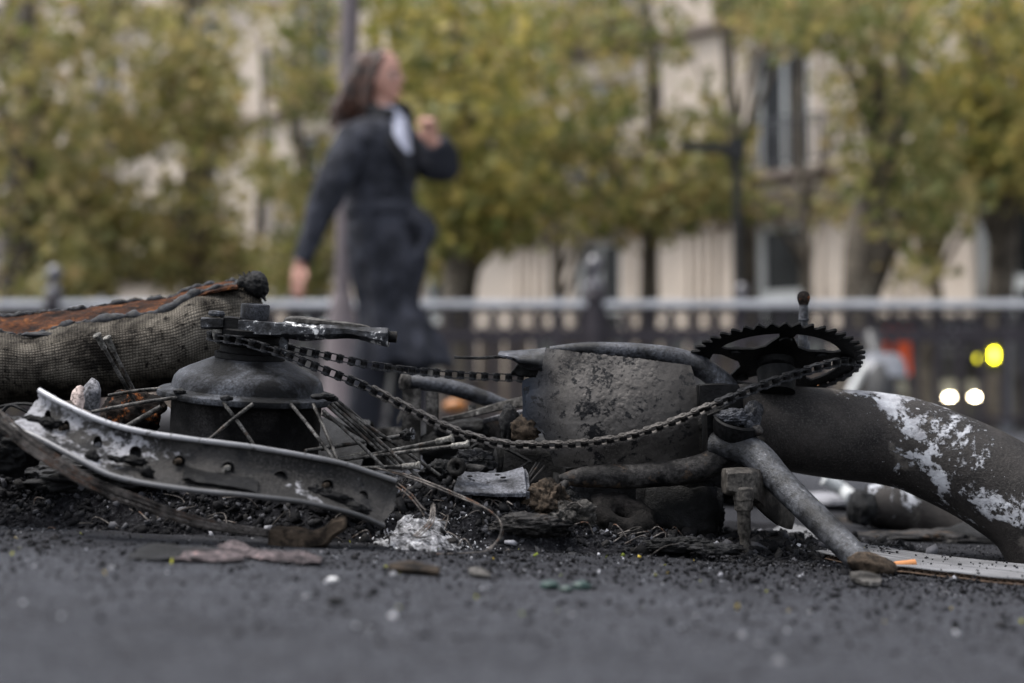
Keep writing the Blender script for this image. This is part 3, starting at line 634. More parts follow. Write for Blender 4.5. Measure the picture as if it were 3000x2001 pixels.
# bolt in main tube
bM_ = Matrix.Translation(D(1731, 941, 1.417)) @ Vector((-.12, -1, .25)).normalized().to_track_quat('Z', 'Y').to_matrix().to_4x4()
lathe('frame_bolt', L([(9.5, -3), (9.8, 0), (9.2, 1.2), (8, 1.8), (3.4, 1.5), (2.6, -1)]), M['dark_alloy'], bike, bM_, 32)
lathe('frame_bolt', L([(3, -3), (3.2, .6), (1.2, .7), (1, -.6)]), M['soot'], bike, Matrix.Translation(D(1577, 975, 1.425)) @ Vector((0, -1, .1)).to_track_quat('Z', 'Y').to_matrix().to_4x4(), 20)
# ---- big main tube
mt_c = [(1640, 968, 1.475, 84), (1720, 972, 1.475, 90), (1820, 985, 1.478, 98), (1920, 996, 1.48, 103), (2020, 1006, 1.48, 104), (2090, 1020, 1.475, 105), (2160, 1048, 1.465, 107), (2235, 1082, 1.45, 110), (2310, 1126, 1.435, 114), (2385, 1184, 1.42, 118), (2440, 1290, 1.41, 112), (2480, 1360, 1.40, 112)]
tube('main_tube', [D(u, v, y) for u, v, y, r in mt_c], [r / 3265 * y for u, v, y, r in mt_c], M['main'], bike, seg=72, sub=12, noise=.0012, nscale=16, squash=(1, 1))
# ---- chainring
NT = 42; pr = .0127 / (2 * math.sin(math.pi / NT))
RC = D(1781, 826, 1.462)
def ring_frame():
    n_ = Vector((0.03, math.sin(R(21.0)), math.cos(R(21.0)))).normalized()   # near side is the high side
    xa = Vector((1, 0, -.035)); xa = (xa - n_ * xa.dot(n_)).normalized(); ya = n_.cross(xa)
    return xa, ya, n_
xa, ya, za = ring_frame()
RMx = Matrix.Translation(RC) @ Matrix((xa, ya, za)).transposed().to_4x4()
def poly_ring():
    out = []
    for k in range(NT):
        for f, r in ((0, .0115), (.10, .0105), (.20, .0040), (.32, -.0035), (.5, -.0065), (.68, -.0035), (.80, .0040), (.92, .0105)):
            a = 2 * math.pi * (k + f) / NT; rr = pr + r * (.42 if r > 0 else .55)
            out.append((rr * math.cos(a), rr * math.sin(a)))
    return out
def inner_hole(a0):
    """one opening between two spider arms, as a loop of (r, a)"""
    P = []
    h = R(36)
    for t in np.linspace(-.80, .80, 13): P.append((.0675, a0 + h * t))
    for r, t in ((.059, .82), (.052, .70), (.042, .44), (.038, .30)): P.append((r, a0 + h * t))
    for r, t in ((.038, -.30), (.042, -.44), (.052, -.70), (.059, -.82)): P.append((r, a0 + h * t))
    return [(r * math.cos(a), r * math.sin(a)) for r, a in P]
def plate(name, outer, holes, th, mat, parent, Mx, bev=0):
    cu = bpy.data.curves.new(name, 'CURVE'); cu.dimensions = '2D'; cu.fill_mode = 'BOTH'; cu.extrude = th / 2; cu.bevel_depth = bev
    for lp in [outer] + holes:
        s_ = cu.splines.new('POLY'); s_.points.add(len(lp) - 1); s_.use_cyclic_u = True
        for p, q in zip(s_.points, lp): p.co = (q[0], q[1], 0, 1)
    o = bpy.data.objects.new(name, cu); C.objects.link(o); dg = bpy.context.evaluated_depsgraph_get()
    me = bpy.data.meshes.new_from_object(o.evaluated_get(dg)); bpy.data.objects.remove(o)
    if Mx is not None: me.transform(Mx)
    me.name = name; me.materials.clear()
    return link(name, me, mat, parent, False)
ring = plate('chainring', poly_ring(), [inner_hole(R(-90 + 72 * k + 36)) for k in range(5)] + [[(.011 * math.cos(-a), .011 * math.sin(-a)) for a in np.linspace(0, 2 * math.pi, 24, endpoint=False)]], .0020, M['black'], bike, RMx, .0003)
for k in range(5):
    a = R(-90 + 72 * k); c = Vector((.046 * math.cos(a), .054 * math.sin(a), 0))
    lathe('ring_bolt', L([(6, -4), (6.5, -3.6), (6.5, 3.2), (5.8, 4), (3, 3.6)]), M['black'], ring, RMx @ Matrix.Translation(c), 20)
lathe('spider_hub', L([(14, -9), (17, -7), (19, -2), (19, 3), (16, 7), (11, 9), (8, 14)]), M['black'], ring, RMx, 40, .0006)
lathe('bottom_bracket', L([(14, -26), (18, -25), (19, -14), (20, 0), (15, 1)]), M['black'], bike, RMx @ Matrix.Translation((0, 0, -.012)), 32)
# far crank with upright pedal spindle
slab_between('crank_arm', [oct_sec(1790, 800, 850, 1.55, .013, .3), oct_sec(1812, 783, 838, 1.57, .012, .3), oct_sec(1838, 776, 828, 1.585, .011, .4), oct_sec(1856, 785, 826, 1.59, .010, .4)], M['dark_alloy'], bike, 3, .0006)
sp_ = tube('pedal_spindle', [D(1843, 795, 1.49), D(1844, 760, 1.49), D(1845, 722, 1.49), D(1845, 700, 1.49)], [.0052, .0050, .0052, .0046], M['tube'], bike, seg=16, sub=4)
lathe('spindle_cap', L([(4.2, -6), (5.2, -3), (6.4, 0), (6.9, 3), (6.4, 6.5), (4.5, 9), (1.5, 10)]), M['rusty'], sp_, Matrix.Translation(D(1845, 690, 1.49)), 24, .0004)
lathe('spindle_collar', L([(5.4, -1.5), (5.9, 0), (5.4, 1.5)]), M['dome'], sp_, Matrix.Translation(D(1845, 735, 1.49)), 20)
# near crank arm
ca = slab_between('crank_arm', [oct_sec(1661, 1081, 1123, 1.345, .014, .5), oct_sec(1666, 1076, 1135, 1.345, .019, .4), oct_sec(1700, 1074, 1140, 1.35, .020, .3), oct_sec(1734, 1076, 1160, 1.362, .020, .3), oct_sec(1760, 1090, 1185, 1.385, .018, .3), oct_sec(1790, 1112, 1208, 1.41, .017, .3), oct_sec(1812, 1130, 1214, 1.43, .016, .35), oct_sec(1819, 1145, 1205, 1.435, .012, .5)], M['crank'], bike, 5, .0004)
lathe('pedal_spindle', L([(2.5, -45), (3.6, -44), (4.8, -30), (6.2, -27), (6.2, -8), (7.2, -6), (8.6, -5.5), (8.8, 3), (9.6, 3.6), (9.6, 14), (8, 16)]), M['crank'], ca, Matrix.Translation(D(1707, 1157, 1.335)) @ Matrix.Rotation(R(-1), 4, 'Y'), 28, .0004, 90)
# ---- kickstand
tube('kickstand', [D(1640, 1022, 1.40), D(1690, 1025, 1.385), D(1735, 1045, 1.375), D(1790, 1105, 1.35), D(1860, 1175, 1.315), D(1930, 1243, 1.275), D(1968, 1281, 1.255), D(1995, 1300, 1.245)], [.013, .0145, .0150, .0140, .0130, .0122, .0118, .011], M['stand'], bike, seg=32, sub=8, noise=.0005, nscale=40)
lump('stand_foot', D(2003, 1297, 1.24), (.021, .014, .0105), M['woodbit'], bike, .25, 1.8, 3, 4, Matrix.Rotation(R(14), 3, 'Y'))
# ---- chain
def stadium(p, r, waist, n=9):
    P = []
    for a in np.linspace(-90, 90, n): P.append((p / 2 + r * math.cos(R(a)), r * math.sin(R(a))))
    P.append((p * .12, waist)); P.append((-p * .12, waist))
    for a in np.linspace(90, 270, n): P.append((-p / 2 + r * math.cos(R(a)), r * math.sin(R(a))))
    P.append((-p * .12, -waist)); P.append((p * .12, -waist))
    return P
def link_mesh(kind, mats):
    """x along the chain, z along the pins"""
    parts = []; p = .0127
    def plate_geo(z, th, r, waist):
        P = stadium(p, r, waist); k = len(P); V = [(x, y, z - th / 2) for x, y in P] + [(x, y, z + th / 2) for x, y in P] 
        q = [(x * .985, y * .9, z + th / 2 + (.0002 if z > 0 else 0)) for x, y in P]
        V += q; F = [tuple(range(k))[::-1], tuple(range(2 * k, 3 * k))]
        F += [(i, (i + 1) % k, k + (i + 1) % k, k + i) for i in range(k)] + [(k + i, k + (i + 1) % k, 2 * k + (i + 1) % k, 2 * k + i) for i in range(k)]
        return V, F
    def cyl(x, z0, z1, r, n=14):
        V = [(x + r * math.cos(2 * math.pi * i / n), r * math.sin(2 * math.pi * i / n), z) for z in (z0, z1) for i in range(n)]
        return V, [tuple(range(n))[::-1], tuple(range(n, 2 * n))] + [(i, (i + 1) % n, n + (i + 1) % n, n + i) for i in range(n)]
    if kind == 'outer':
        for s_ in (-1, 1): parts.append((plate_geo(s_ * .0035, .0011, .0042, .0026), 0))
        for s_ in (-1, 1): parts.append((cyl(s_ * p / 2, -.0047, .0047, .0018), 0))
    else:
        for s_ in (-1, 1): parts.append((plate_geo(s_ * .0023, .0010, .0041, .0026), 0))
        for s_ in (-1, 1): parts.append((cyl(s_ * p / 2, -.0017, .0017, .0039), 1))
    V, F, mi = [], [], []
    for (v, f), m_ in parts:
        o = len(V); V += v; F += [tuple(i + o for i in g_) for g_ in f]; mi += [m_] * len(f)
    me = bpy.data.meshes.new(kind + '_link'); me.from_pydata(V, [], F); me.update()
    for m_ in mats: me.materials.append(m_)
    me.polygons.foreach_set('material_index', mi); return me
chain = bpy.data.objects.new('chain', None); C.objects.link(chain); setpar(chain, bike); chain.empty_display_size = .02
LM = {('outer', 0): link_mesh('outer', [M['chain'], M['roller']]), ('inner', 0): link_mesh('inner', [M['chain'], M['roller']]), ('outer', 1): link_mesh('outer', [M['chain_dark'], M['roller']]), ('inner', 1): link_mesh('inner', [M['chain_dark'], M['roller']])}
def run_chain(P, ups, darkf):
    Q = catmull(np.hstack([np.array([list(p) for p in P]), np.array([list(u) for u in ups])]), 40)
    pts, up = Q[:, :3], Q[:, 3:]
    d = np.concatenate([[0], np.cumsum(np.linalg.norm(np.diff(pts, axis=0), axis=1))]); nL = int(d[-1] / .0127)
    at = [np.array([np.interp(k * .0127, d, pts[:, i]) for i in range(3)]) for k in range(nL + 1)]
    uu = [np.array([np.interp((k + .5) * .0127, d, up[:, i]) for i in range(3)]) for k in range(nL)]
    for k in range(nL):
        a, b = Vector(at[k]), Vector(at[k + 1]); x = (b - a).normalized(); z = Vector(uu[k]); z = (z - x * z.dot(x)).normalized(); y = z.cross(x)
        kind = 'outer' if k % 2 == 0 else 'inner'
        o = bpy.data.objects.new(kind + '_link', LM[(kind, 1 if darkf(a) else 0)]); C.objects.link(o); o.parent = chain
        o.matrix_local = Matrix.Translation((a + b) / 2) @ Matrix((x, y, z)).transposed().to_4x4() @ Matrix.Rotation(R(rng.uniform(-3, 3)), 4, 'X')
U0 = Vector((.03, -.42, 1))
# wraps the freewheel, sags in front of the shell, climbs to the ring
hubx = ax.cross(Vector((0, 1, 0))).normalized(); huby = ax.cross(hubx).normalized()
FC = HC + ax * .0535; fr = .0385
def onfw(deg): return FC + (hubx * -math.cos(R(deg)) * -1 * fr) * 1 + huby * 0 if False else FC + Vector((math.cos(R(deg)), math.sin(R(deg)), 0)) * fr + Vector((0, 0, -(math.cos(R(deg)) * ax.x + math.sin(R(deg)) * ax.y) * fr / ax.z))
wrap = [onfw(a) for a in (95, 125, 155, 185, 215, 245, 262)]
lower = [D(650, 812, 1.335), D(700, 833, 1.34), (D(760, 856, 1.35)), D(850, 893, 1.365), D(950, 945, 1.378), D(1050, 992, 1.382), D(1150, 1019, 1.384), D(1250, 1023, 1.385), D(1350, 1018, 1.386), D(1450, 1001, 1.39), D(1550, 968, 1.395), D(1640, 930, 1.395), D(1750, 885, 1.405), D(1850, 852, 1.42), D(1930, 830, 1.442)]
tgt = [RMx @ Vector((pr * math.cos(R(a)), pr * math.sin(R(a)), 0)) for a in (-4, -16, -30, -45, -60, -75, -90, -105, -120, -135, -150)]
# far side of the ring has local -y or +y?  choose the side with larger world Y
sgn = 1 if (RMx @ Vector((0, pr, 0))).y > RC.y else -1
tgt = [RMx @ Vector((pr * math.cos(R(a)), sgn * pr * math.sin(R(a)), 0)) for a in (2, 16, 30, 45, 60, 75, 90, 105, 120, 132)]
ups = [ax] * len(wrap) + [ax] * 3 + [U0] * 5 + [Vector((0, -.40, 1))] * 4 + [Vector((0, -.22, 1))] * 3 + [za] * len(tgt)
up_run = [onfw(95), D(655, 797, 1.42), D(750, 817, 1.435), D(850, 838, 1.45), D(950, 852, 1.462), D(1080, 863, 1.475), D(1200, 869, 1.485), D(1330, 880, 1.50), D(1480, 882, 1.53), D(1600, 872, 1.545)]
tmp = wrap + lower + tgt
ups = ups[:len(tmp)] + [za] * (len(tmp) - len(ups))
run_chain(tmp, ups, lambda a: a.x < -.14 or a.x > .20)
run_chain(up_run, [ax, ax, Vector((0, -.12, 1))] + [Vector((0, -.05, 1))] * 7, lambda a: True)
# ================================================================== LOOSE THINGS ON THE LEFT
# ---- tyre carcass
st = [  # u, back-top v, edge v, bulge v, low v, bottom v
    (-60, 738, 768, 820, 880, 925), (0, 728, 764, 820, 880, 920), (60, 722, 774, 825, 880, 914), (110, 715, 762, 820, 878, 910), (160, 712, 745, 810, 870, 905), (215, 704, 738, 800, 865, 900), (270, 696, 732, 795, 860, 895),
    (330, 690, 722, 785, 850, 888), (390, 684, 712, 775, 838, 878), (420, 672, 692, 765, 825, 868), (450, 660, 676, 755, 812, 858), (500, 652, 663, 745, 800, 845), (545, 648, 657, 735, 785, 825), (585, 655, 664, 730, 770, 800), (600, 690, 700, 735, 765, 790)]
rows = []
for u, bt, e, b, lo, bo in st:
    q = smooth(400, 620, u) * .055
    rows.append([D(u, e, 1.505 + q), D(u, e * .6 + b * .4, 1.478 + q), D(u + 3, b, 1.468 + q), D(u + 5, lo, 1.475 + q), D(u + 8, bo, 1.51 + q), D(u + 8, bo + 10, 1.56 + q)])
Gd = rows_grid(rows, 12, 10)
lu = np.concatenate([[0], np.cumsum(np.linalg.norm(np.diff(Gd[:, 10], axis=0), axis=1))]); lv = np.concatenate([[0], np.cumsum(np.linalg.norm(np.diff(Gd[60], axis=0), axis=1))])
UV = np.stack(np.meshgrid(lu, lv, indexing='ij'), -1)
Gd[:, 0] += np.stack([lu * 0, lu * 0, fbm(np.stack([lu * 60, lu * 0, lu * 0], -1), 3, 2) * .002], -1)
Gd[..., 1] += fbm(Gd * 18, 4, 3) * .0030 + np.abs(fbm(Gd * 60, 3, 7)) * .0015
tyre = empty('tyre_carcass', D(280, 880, 1.53), 'burnt tyre carcass with woven cloth and a rust brown top, behind the hub', 'tyre')
sheet('woven_casing', Gd, .002, M['weave'], tyre, uv=UV)
rows = [[D(u, bt, 1.60), D(u, (bt * .75 + e * .25) - 1, 1.57), D(u, bt * .3 + e * .7, 1.53), D(u, e + 2, 1.504)] for u, bt, e, *_ in st[:13]]
Gr = rows_grid(rows, 12, 8); Gr[..., 2] += fbm(Gr * 60, 4, 6) * .0035; sheet('rusty_bead', Gr[::-1], .0025, M['ruststrip'], tyre)
# charred ragged ridge along both edges
geos = []
for li, (idx, yo, r0) in enumerate(((2, 1.503, .0044), (1, 1.60, .0026))):
    pts = []
    base = catmull([(a_[0], a_[idx], 0) for a_ in st[:14]], 14)
    for i_, b_ in enumerate(base):
        q = smooth(400, 620, b_[0]) * .055 if idx == 2 else 0
        j = vnoise(np.array([[b_[0] * .09, 3.3 * li, 1]]), 4)[0]; j2 = vnoise(np.array([[b_[0] * .045, 1 + li, 5]]), 8)[0]
        p = D(b_[0], b_[1] + j * 3.2, yo + q); pts.append((p, max(.0009, r0 * (1 + 1.0 * j2))))
    geos.append(tube_geo([p for p, r in pts], [r for p, r in pts], seg=7, sub=1, noise=.0020, nscale=260, seed=li))
r2 = random.Random(4)
for k in range(130):
    a_ = r2.choice(st[1:13]); b_ = st[st.index(a_) + 1]; t = r2.random(); u = a_[0] * (1 - t) + b_[0] * t; e = a_[2] * (1 - t) + b_[2] * t; bt = a_[1] * (1 - t) + b_[1] * t
    q = float(smooth(400, 620, u)) * .055; topp = r2.random() < .3
    c = D(u, (bt if topp else e) + r2.uniform(-4, 5), (1.60 if topp else 1.502 + q)); geos.append(ell_geo(c, (r2.uniform(.001, .006), r2.uniform(.001, .003), r2.uniform(.0008, .003)), Matrix.Rotation(r2.uniform(-.6, .6), 3, 'Y'), 6, 4))
V, F = join_geo(geos); Va = np.array(V); Va += np.stack([fbm(Va * 300, 2, s_) for s_ in (1, 2, 3)], 1) * .0012
M['ridge'] = burnt('charred_ridge', (.004, .004, .005), (.018, .019, .023), (.09, .09, .10), 60, 200, .45, .60, .7, .002)
mk('charred_edge', Va, F, M['ridge'], tyre)
lump('peeling_flap', D(68, 785, 1.495), (.006, .003, .007), M['soot'], tyre, .6, 1.5, 2, 3)
lump('peeling_flap', D(90, 768, 1.49), (.018, .004, .003), M['ridge'], tyre, .5, 1.8, 5, 3)
# ---- charred ball at its end
ball = empty('charred_lump', D(583, 657, 1.54), 'small cracked black charred ball on the end of the tyre carcass', 'charred lump')
V, F = ell_geo((0, 0, 0), (1, 1, 1), None, 48, 28); V = np.array(V); cr = np.abs(fbm(V * 5.5, 3, 3)); rr_ = 1 - .16 * np.exp(-cr * 14) + .05 * fbm(V * 9, 2, 2); rr_ *= 1 + .10 * fbm(V * 1.3, 2, 9)
V = V * rr_[:, None] * np.array([.0145, .014, .0150]); V[:, 0] += .25 * np.maximum(0, -V[:, 2]); V = V + np.array(D(586, 655, 1.535)); mk('ball', V, F, M['char'], ball)
for k, (u, v, du, dv) in enumerate(((565, 640, -6, -16), (560, 640, -12, -10), (571, 632, 2, -10), (604, 680, 6, 12), (598, 672, 8, 10))):
    tube('spike', [D(u, v, 1.53), D(u + du, v + dv, 1.53)], [.0028, .0006], M['char'], ball, seg=6, sub=3, noise=.001, nscale=300)
lump('crumb', D(556, 648, 1.53), (.006, .005, .006), M['char'], ball, .6, 2.4, 8, 3)
# ---- black sheet standing in for the shadow under the tyre
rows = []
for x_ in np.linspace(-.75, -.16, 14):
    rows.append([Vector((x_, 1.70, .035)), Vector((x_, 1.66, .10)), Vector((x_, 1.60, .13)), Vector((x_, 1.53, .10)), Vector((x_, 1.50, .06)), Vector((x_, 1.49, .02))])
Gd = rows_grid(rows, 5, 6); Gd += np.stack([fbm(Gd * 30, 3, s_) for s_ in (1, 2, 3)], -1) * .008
tag(sheet('under_tyre_shade', Gd[::-1], .003, M['char']), 'pitch black sheet standing in for the shadow under the tyre carcass', 'shadow stand-in')
# ---- rim fragment
up_ = [(115, 1144, 1.215), (191, 1186, 1.205), (306, 1236, 1.20), (421, 1266, 1.20), (574, 1289, 1.205), (727, 1308, 1.215), (900, 1337, 1.23), (1006, 1359, 1.24), (1083, 1384, 1.25), (1159, 1409, 1.262)]
lo_ = [(30, 1247, 1.185), (115, 1284, 1.175), (230, 1345, 1.165), (345, 1399, 1.16), (536, 1433, 1.165), (727, 1452, 1.175), (880, 1470, 1.19), (985, 1492, 1.20), (1060, 1513, 1.21), (1121, 1541, 1.222)]
UP = catmull([S(*p) for p in up_], 10); LO = catmull([S(*p) for p in lo_], 10)
rim = empty('rim_piece', (UP[40] + LO[40]) / 2, 'bent broken length of spoked wheel rim lying in front of the hub', 'wheel rim')
nU = len(UP); prof_t = [0, .06, .14, .3, .5, .7, .86, .94, 1]; prof_d = [0, .004, .0075, .0125, .0145, .0125, .0075, .004, 0]
Gd = np.zeros((nU, 0, 3)); cols = []
tt = np.linspace(0, 1, 33); dd = np.interp(tt, prof_t, prof_d)
for t, d_ in zip(tt, dd): cols.append(UP * (1 - t) + LO * t + np.array([0, d_, 0]))
Gd = np.stack(cols, 1)
rag = fbm(np.stack([tt * 9, tt * 0, tt * 0], -1), 3, 1) * .004
Gd[-1, :, 0] += rag + .004 * np.sin(tt * 3.1); Gd[0, :, 0] += rag
Gd[..., 1] += fbm(Gd * 40, 3, 5) * .0012
body = sheet('rim_channel', Gd[:, ::-1], .0022, M['rim'], rim)
tube('rim_lip', [Vector(p) for p in UP[::3]], .0025, M['rimlip'], rim, seg=12, sub=3, noise=.0003, nscale=80)
tube('rim_lip', [Vector(p) for p in LO[::3]], .0024, M['rimlow'], rim, seg=12, sub=3, noise=.0003, nscale=80)
def hole(u, v, y, ru, rv, nip):
    c = S(u, v, y - .0022); Mx = Matrix.Translation(c) @ Matrix.Rotation(R(90), 4, 'X')
    pr_ = [(ru * 1.25, .0), (ru * 1.15, .0009), (ru, .0010), (ru * .85, -.002), (ru * .3, -.004)]
    V, F = [], []
    for r_, z_ in pr_:
        for j in range(24):
            a = 2 * math.pi * j / 24; V.append(tuple(Mx @ Vector((r_ * math.cos(a), r_ * math.sin(a) * rv / ru, z_))))
    for i in range(len(pr_) - 1):
        for j in range(24): F.append((i * 24 + j, i * 24 + (j + 1) % 24, (i + 1) * 24 + (j + 1) % 24, (i + 1) * 24 + j))
    F.append(tuple((len(pr_) - 1) * 24 + j for j in range(24)))
    mk('spoke_hole', V, F, M['black'], rim)
    if nip:
        tube('nipple', [c + Vector((0, .001, 0)), c + Vector((-.003, -.007, -.001))], [.0026, .0020], M['nipple'] if nip > 1 else M['woodbit'], rim, seg=14, sub=2, noise=.0004, nscale=300)
def onrim(u, t):
    """y of the channel at photo column u"""
    yu = np.interp(u, [p[0] for p in up_], [p[2] for p in up_]); yl = np.interp(u, [p[0] for p in lo_], [p[2] for p in lo_]); return yu * (1 - t) + yl * t + np.interp(t, prof_t, prof_d) - .0022
for u, v, t, ru, rv, nip in ((140, 1218, .45, .0022, .004, 0), (194, 1252, .45, .0025, .005, 1), (286, 1296, .5, .003, .0047, 0), (397, 1325, .5, .0042, .0044, 0), (526, 1350, .5, .0042, .004, 1), (668, 1370, .5, .0045, .0045, 2), (822, 1397, .5, .0048, .0046, 0), (960, 1420, .5, .0042, .004, 1), (1064, 1454, .5, .0035, .0044, 0)):
    hole(u, v, onrim(u, t), ru, rv, nip)
def on_patch(name, pts, off, mat, parent, th=.002, seed=0):
    """char deposit lying on the rim between photo points (TL,TR,BR,BL)"""
    P = [S(u, v, onrim(u, t) - off) for u, v, t in pts]; A = np.array([[np.array(P[0]) * (1 - s_) + np.array(P[1]) * s_ for s_ in np.linspace(0, 1, 14)], [np.array(P[3]) * (1 - s_) + np.array(P[2]) * s_ for s_ in np.linspace(0, 1, 14)]])
    Gq = np.array([A[0] * (1 - t) + A[1] * t for t in np.linspace(0, 1, 8)]); Gq += np.stack([fbm(Gq * 180, 3, seed + s_) for s_ in range(3)], -1) * .0022
    sheet(name, Gq[::-1], th, mat, parent)
on_patch('char_crust', [(540, 1372, .55, ), (758, 1412, .7), (752, 1446, .93), (536, 1408, .85)], .003, M['black'], rim, .002, 1)
for u, v, t, a_, b_, sd_ in ((960, 1452, .75, .017, .006, 3), (1010, 1474, .8, .014, .006, 4), (925, 1440, .7, .008, .006, 5), (1045, 1490, .9, .012, .005, 6), (150, 1240, .7, .010, .005, 7), (270, 1340, .85, .007, .006, 8), (430, 1385, .85, .006, .006, 9), (105, 1232, .6, .012, .004, 10), (395, 1352, .75, .012, .004, 11), (340, 1345, .8, .008, .003, 12)):
    lump('char_crust', S(u, v, onrim(u, t) - .001), (a_, .0032, b_), M['black'], rim, .6, 2.2, sd_, 4, Matrix.Rotation(R(12), 3, 'Y'), ridge=.8)
# ---- bead wires
def wires(name, paths, r, label, cat, mat=M['wire']):
    e = empty(name, paths[0][len(paths[0]) // 2], label, cat)
    for p in paths: tube('wire', p, r, mat, e, seg=6, sub=8)
    return e
base = [(-60, 935, 1.14), (0, 967, 1.135), (70, 1020, 1.13), (140, 1070, 1.13), (220, 1115, 1.135), (310, 1150, 1.15), (410, 1185, 1.17), (520, 1212, 1.185), (640, 1226, 1.20)]
P_ = []
for k in range(9):
    r3 = random.Random(k); o1, o2 = (k - 4) * 4.3, (k % 3 - 1) * .004
    P_.append([D(u + r3.uniform(-2, 2), v + o1 * (1.4 - i * .12) + r3.uniform(-1.2, 1.2), y + o2) for i, (u, v, y) in enumerate(base)])
wires('bead_wires', P_, .00062, 'bundle of thin rusty steel wires curving under the broken rim', 'wires')
P_ = [[D(890, 1078, 1.30), D(960, 1098, 1.29), D(1040, 1130, 1.27), D(1100, 1158, 1.255), D(1140, 1185, 1.245), D(1152, 1210, 1.235), D(1150, 1235, 1.23), D(1118, 1262, 1.22)],
      [D(860, 1073, 1.30), D(950, 1100, 1.29), D(1050, 1140, 1.27), D(1118, 1170, 1.255), D(1150, 1200, 1.24), D(1150, 1222, 1.23), D(1136, 1248, 1.22), D(1098, 1268, 1.21), D(900, 1274, 1.2)],
      [D(912, 1108, 1.28), D(945, 1135, 1.27), D(965, 1160, 1.265), D(978, 1172, 1.26)], [D(905, 1113, 1.28), D(940, 1140, 1.27), D(962, 1166, 1.265), D(974, 1184, 1.26)]]
wires('thin_wires', P_, .00075, 'pair of thin wires looping out over the cinders to the asphalt', 'wires')
P_ = [[D(995, 1156, 1.262), D(992, 1190, 1.25), D(978, 1210, 1.245), D(955, 1232, 1.24)], [D(998, 1158, 1.262), D(997, 1192, 1.25), D(983, 1213, 1.245), D(958, 1236, 1.24)], [D(991, 1160, 1.262), D(986, 1192, 1.25), D(972, 1210, 1.245), D(950, 1230, 1.24)]]
wires('curled_wires', P_, .0007, 'short curled copper wires in the white ash patch', 'wires', M['wire'])
P_ = [[D(1075, 1060, 1.42), D(1078, 1035, 1.42), D(1100, 1018, 1.42), D(1140, 1022, 1.42), D(1180, 1040, 1.42), D(1220, 1062, 1.42)]]
wires('charred_cable', P_, .0021, 'black cable arched up from the ash beside the case shell', 'cable', M['char'])
P_ = [[D(-20, 940, 1.47), D(20, 930, 1.46), D(60, 927, 1.45), D(105, 935, 1.44)], [D(0, 952, 1.46), D(25, 930, 1.455), D(70, 948, 1.45), D(115, 960, 1.44)]]
wires('charred_cable', P_, .002, 'looped black cable behind the raised left end of the rim', 'cable', M['char'])
P_ = [[D(1195, 1125, 1.36), D(1240, 1062, 1.38)], [D(1190, 1128, 1.36), D(1232, 1062, 1.38)], [D(1198, 1130, 1.355), D(1250, 1070, 1.38)], [D(1150, 1100, 1.37), D(1215, 1060, 1.39)]]
P_ = [[p[0], (p[0] + p[1]) / 2, p[1]] for p in P_]
wires('cable_strands', P_, .0010, 'straight charred cable strands rising behind the saddle shaped plate', 'cable', M['soot'])
# ---- loose spokes
def loose_spoke(a, b, label, nip_end=True, blob=False, r=.0018):
    e = empty('loose_spoke', (Vector(a) + Vector(b)) / 2, label, 'spoke', 'loose spokes')
    a, b = Vector(a), Vector(b); d = (b - a).normalized(); s_ = rod('spoke_wire', a, b, r, M['spoke'], e)
    if nip_end:
        q = d.to_track_quat('Z', 'Y').to_matrix().to_4x4()
        lathe('nipple', L([(2.1, -15), (2.9, -14), (3.0, -3), (3.3, -1), (4.2, 0), (4.3, 1.5), (3.2, 2.4), (1, 2.2)]), M['nipple'], e, Matrix.Translation(b) @ q, 16, .0004, 200)
    if blob: lump('melted_blob', b + d * .003, (.0068, .005, .005), M['char'], e, .6, 2.6, 4, 4); lump('ash_tip', b + d * .008, (.003, .003, .006), M['ash'], e, .5, 2.5, 6, 3)
    return e
loose_spoke(S(396, 1181, 1.40), S(286, 985, 1.36), 'upright loose spoke leaning left with a flared pale nipple, front one of two')
loose_spoke(S(403, 1165, 1.43), S(315, 992, 1.40), 'darker upright loose spoke just behind the leaning pale tipped one')
loose_spoke(S(940, 1316, 1.36), S(1183, 1275, 1.36), 'loose spoke ending in a melted black blob with white ash tip', False, True)
loose_spoke(S(985, 1352, 1.34), S(1322, 1285, 1.335), 'loose spoke with round nipple, upper of the crossed pair')
loose_spoke(S(990, 1348, 1.34), S(1368, 1302, 1.33), 'loose spoke with slim pale nipple, lower of the crossed pair')
loose_spoke(S(1045, 1372, 1.33), S(1225, 1364, 1.33), 'low loose spoke with a white scorched section lying near the ash')
loose_spoke(S(952, 1352, 1.36), S(1066, 1331, 1.36), 'short dark loose spoke stub above the rim end', True)
loose_spoke(S(350, 1262, 1.36), S(472, 1192, 1.36), 'thick short spoke crossing under the hub flange at left', False, r=.0026)
ls = empty('round_nut', D(1048, 1072, 1.33), 'small round nut with a hole beside the low scorched spoke', 'nut')
V, F = tube_geo([D(1048, 1072, 1.33) + Vector((.006 * math.cos(t), 0, .006 * math.sin(t))) for t in np.linspace(0, 2 * math.pi, 17)], .003, seg=8, sub=1, cap=False); mk('ring', V, F, M['rack'], ls)
lump('bent_tab', D(1085, 1074, 1.335), (.012, .004, .004), M['rack'], ls, .4, 1.6, 3, 3)
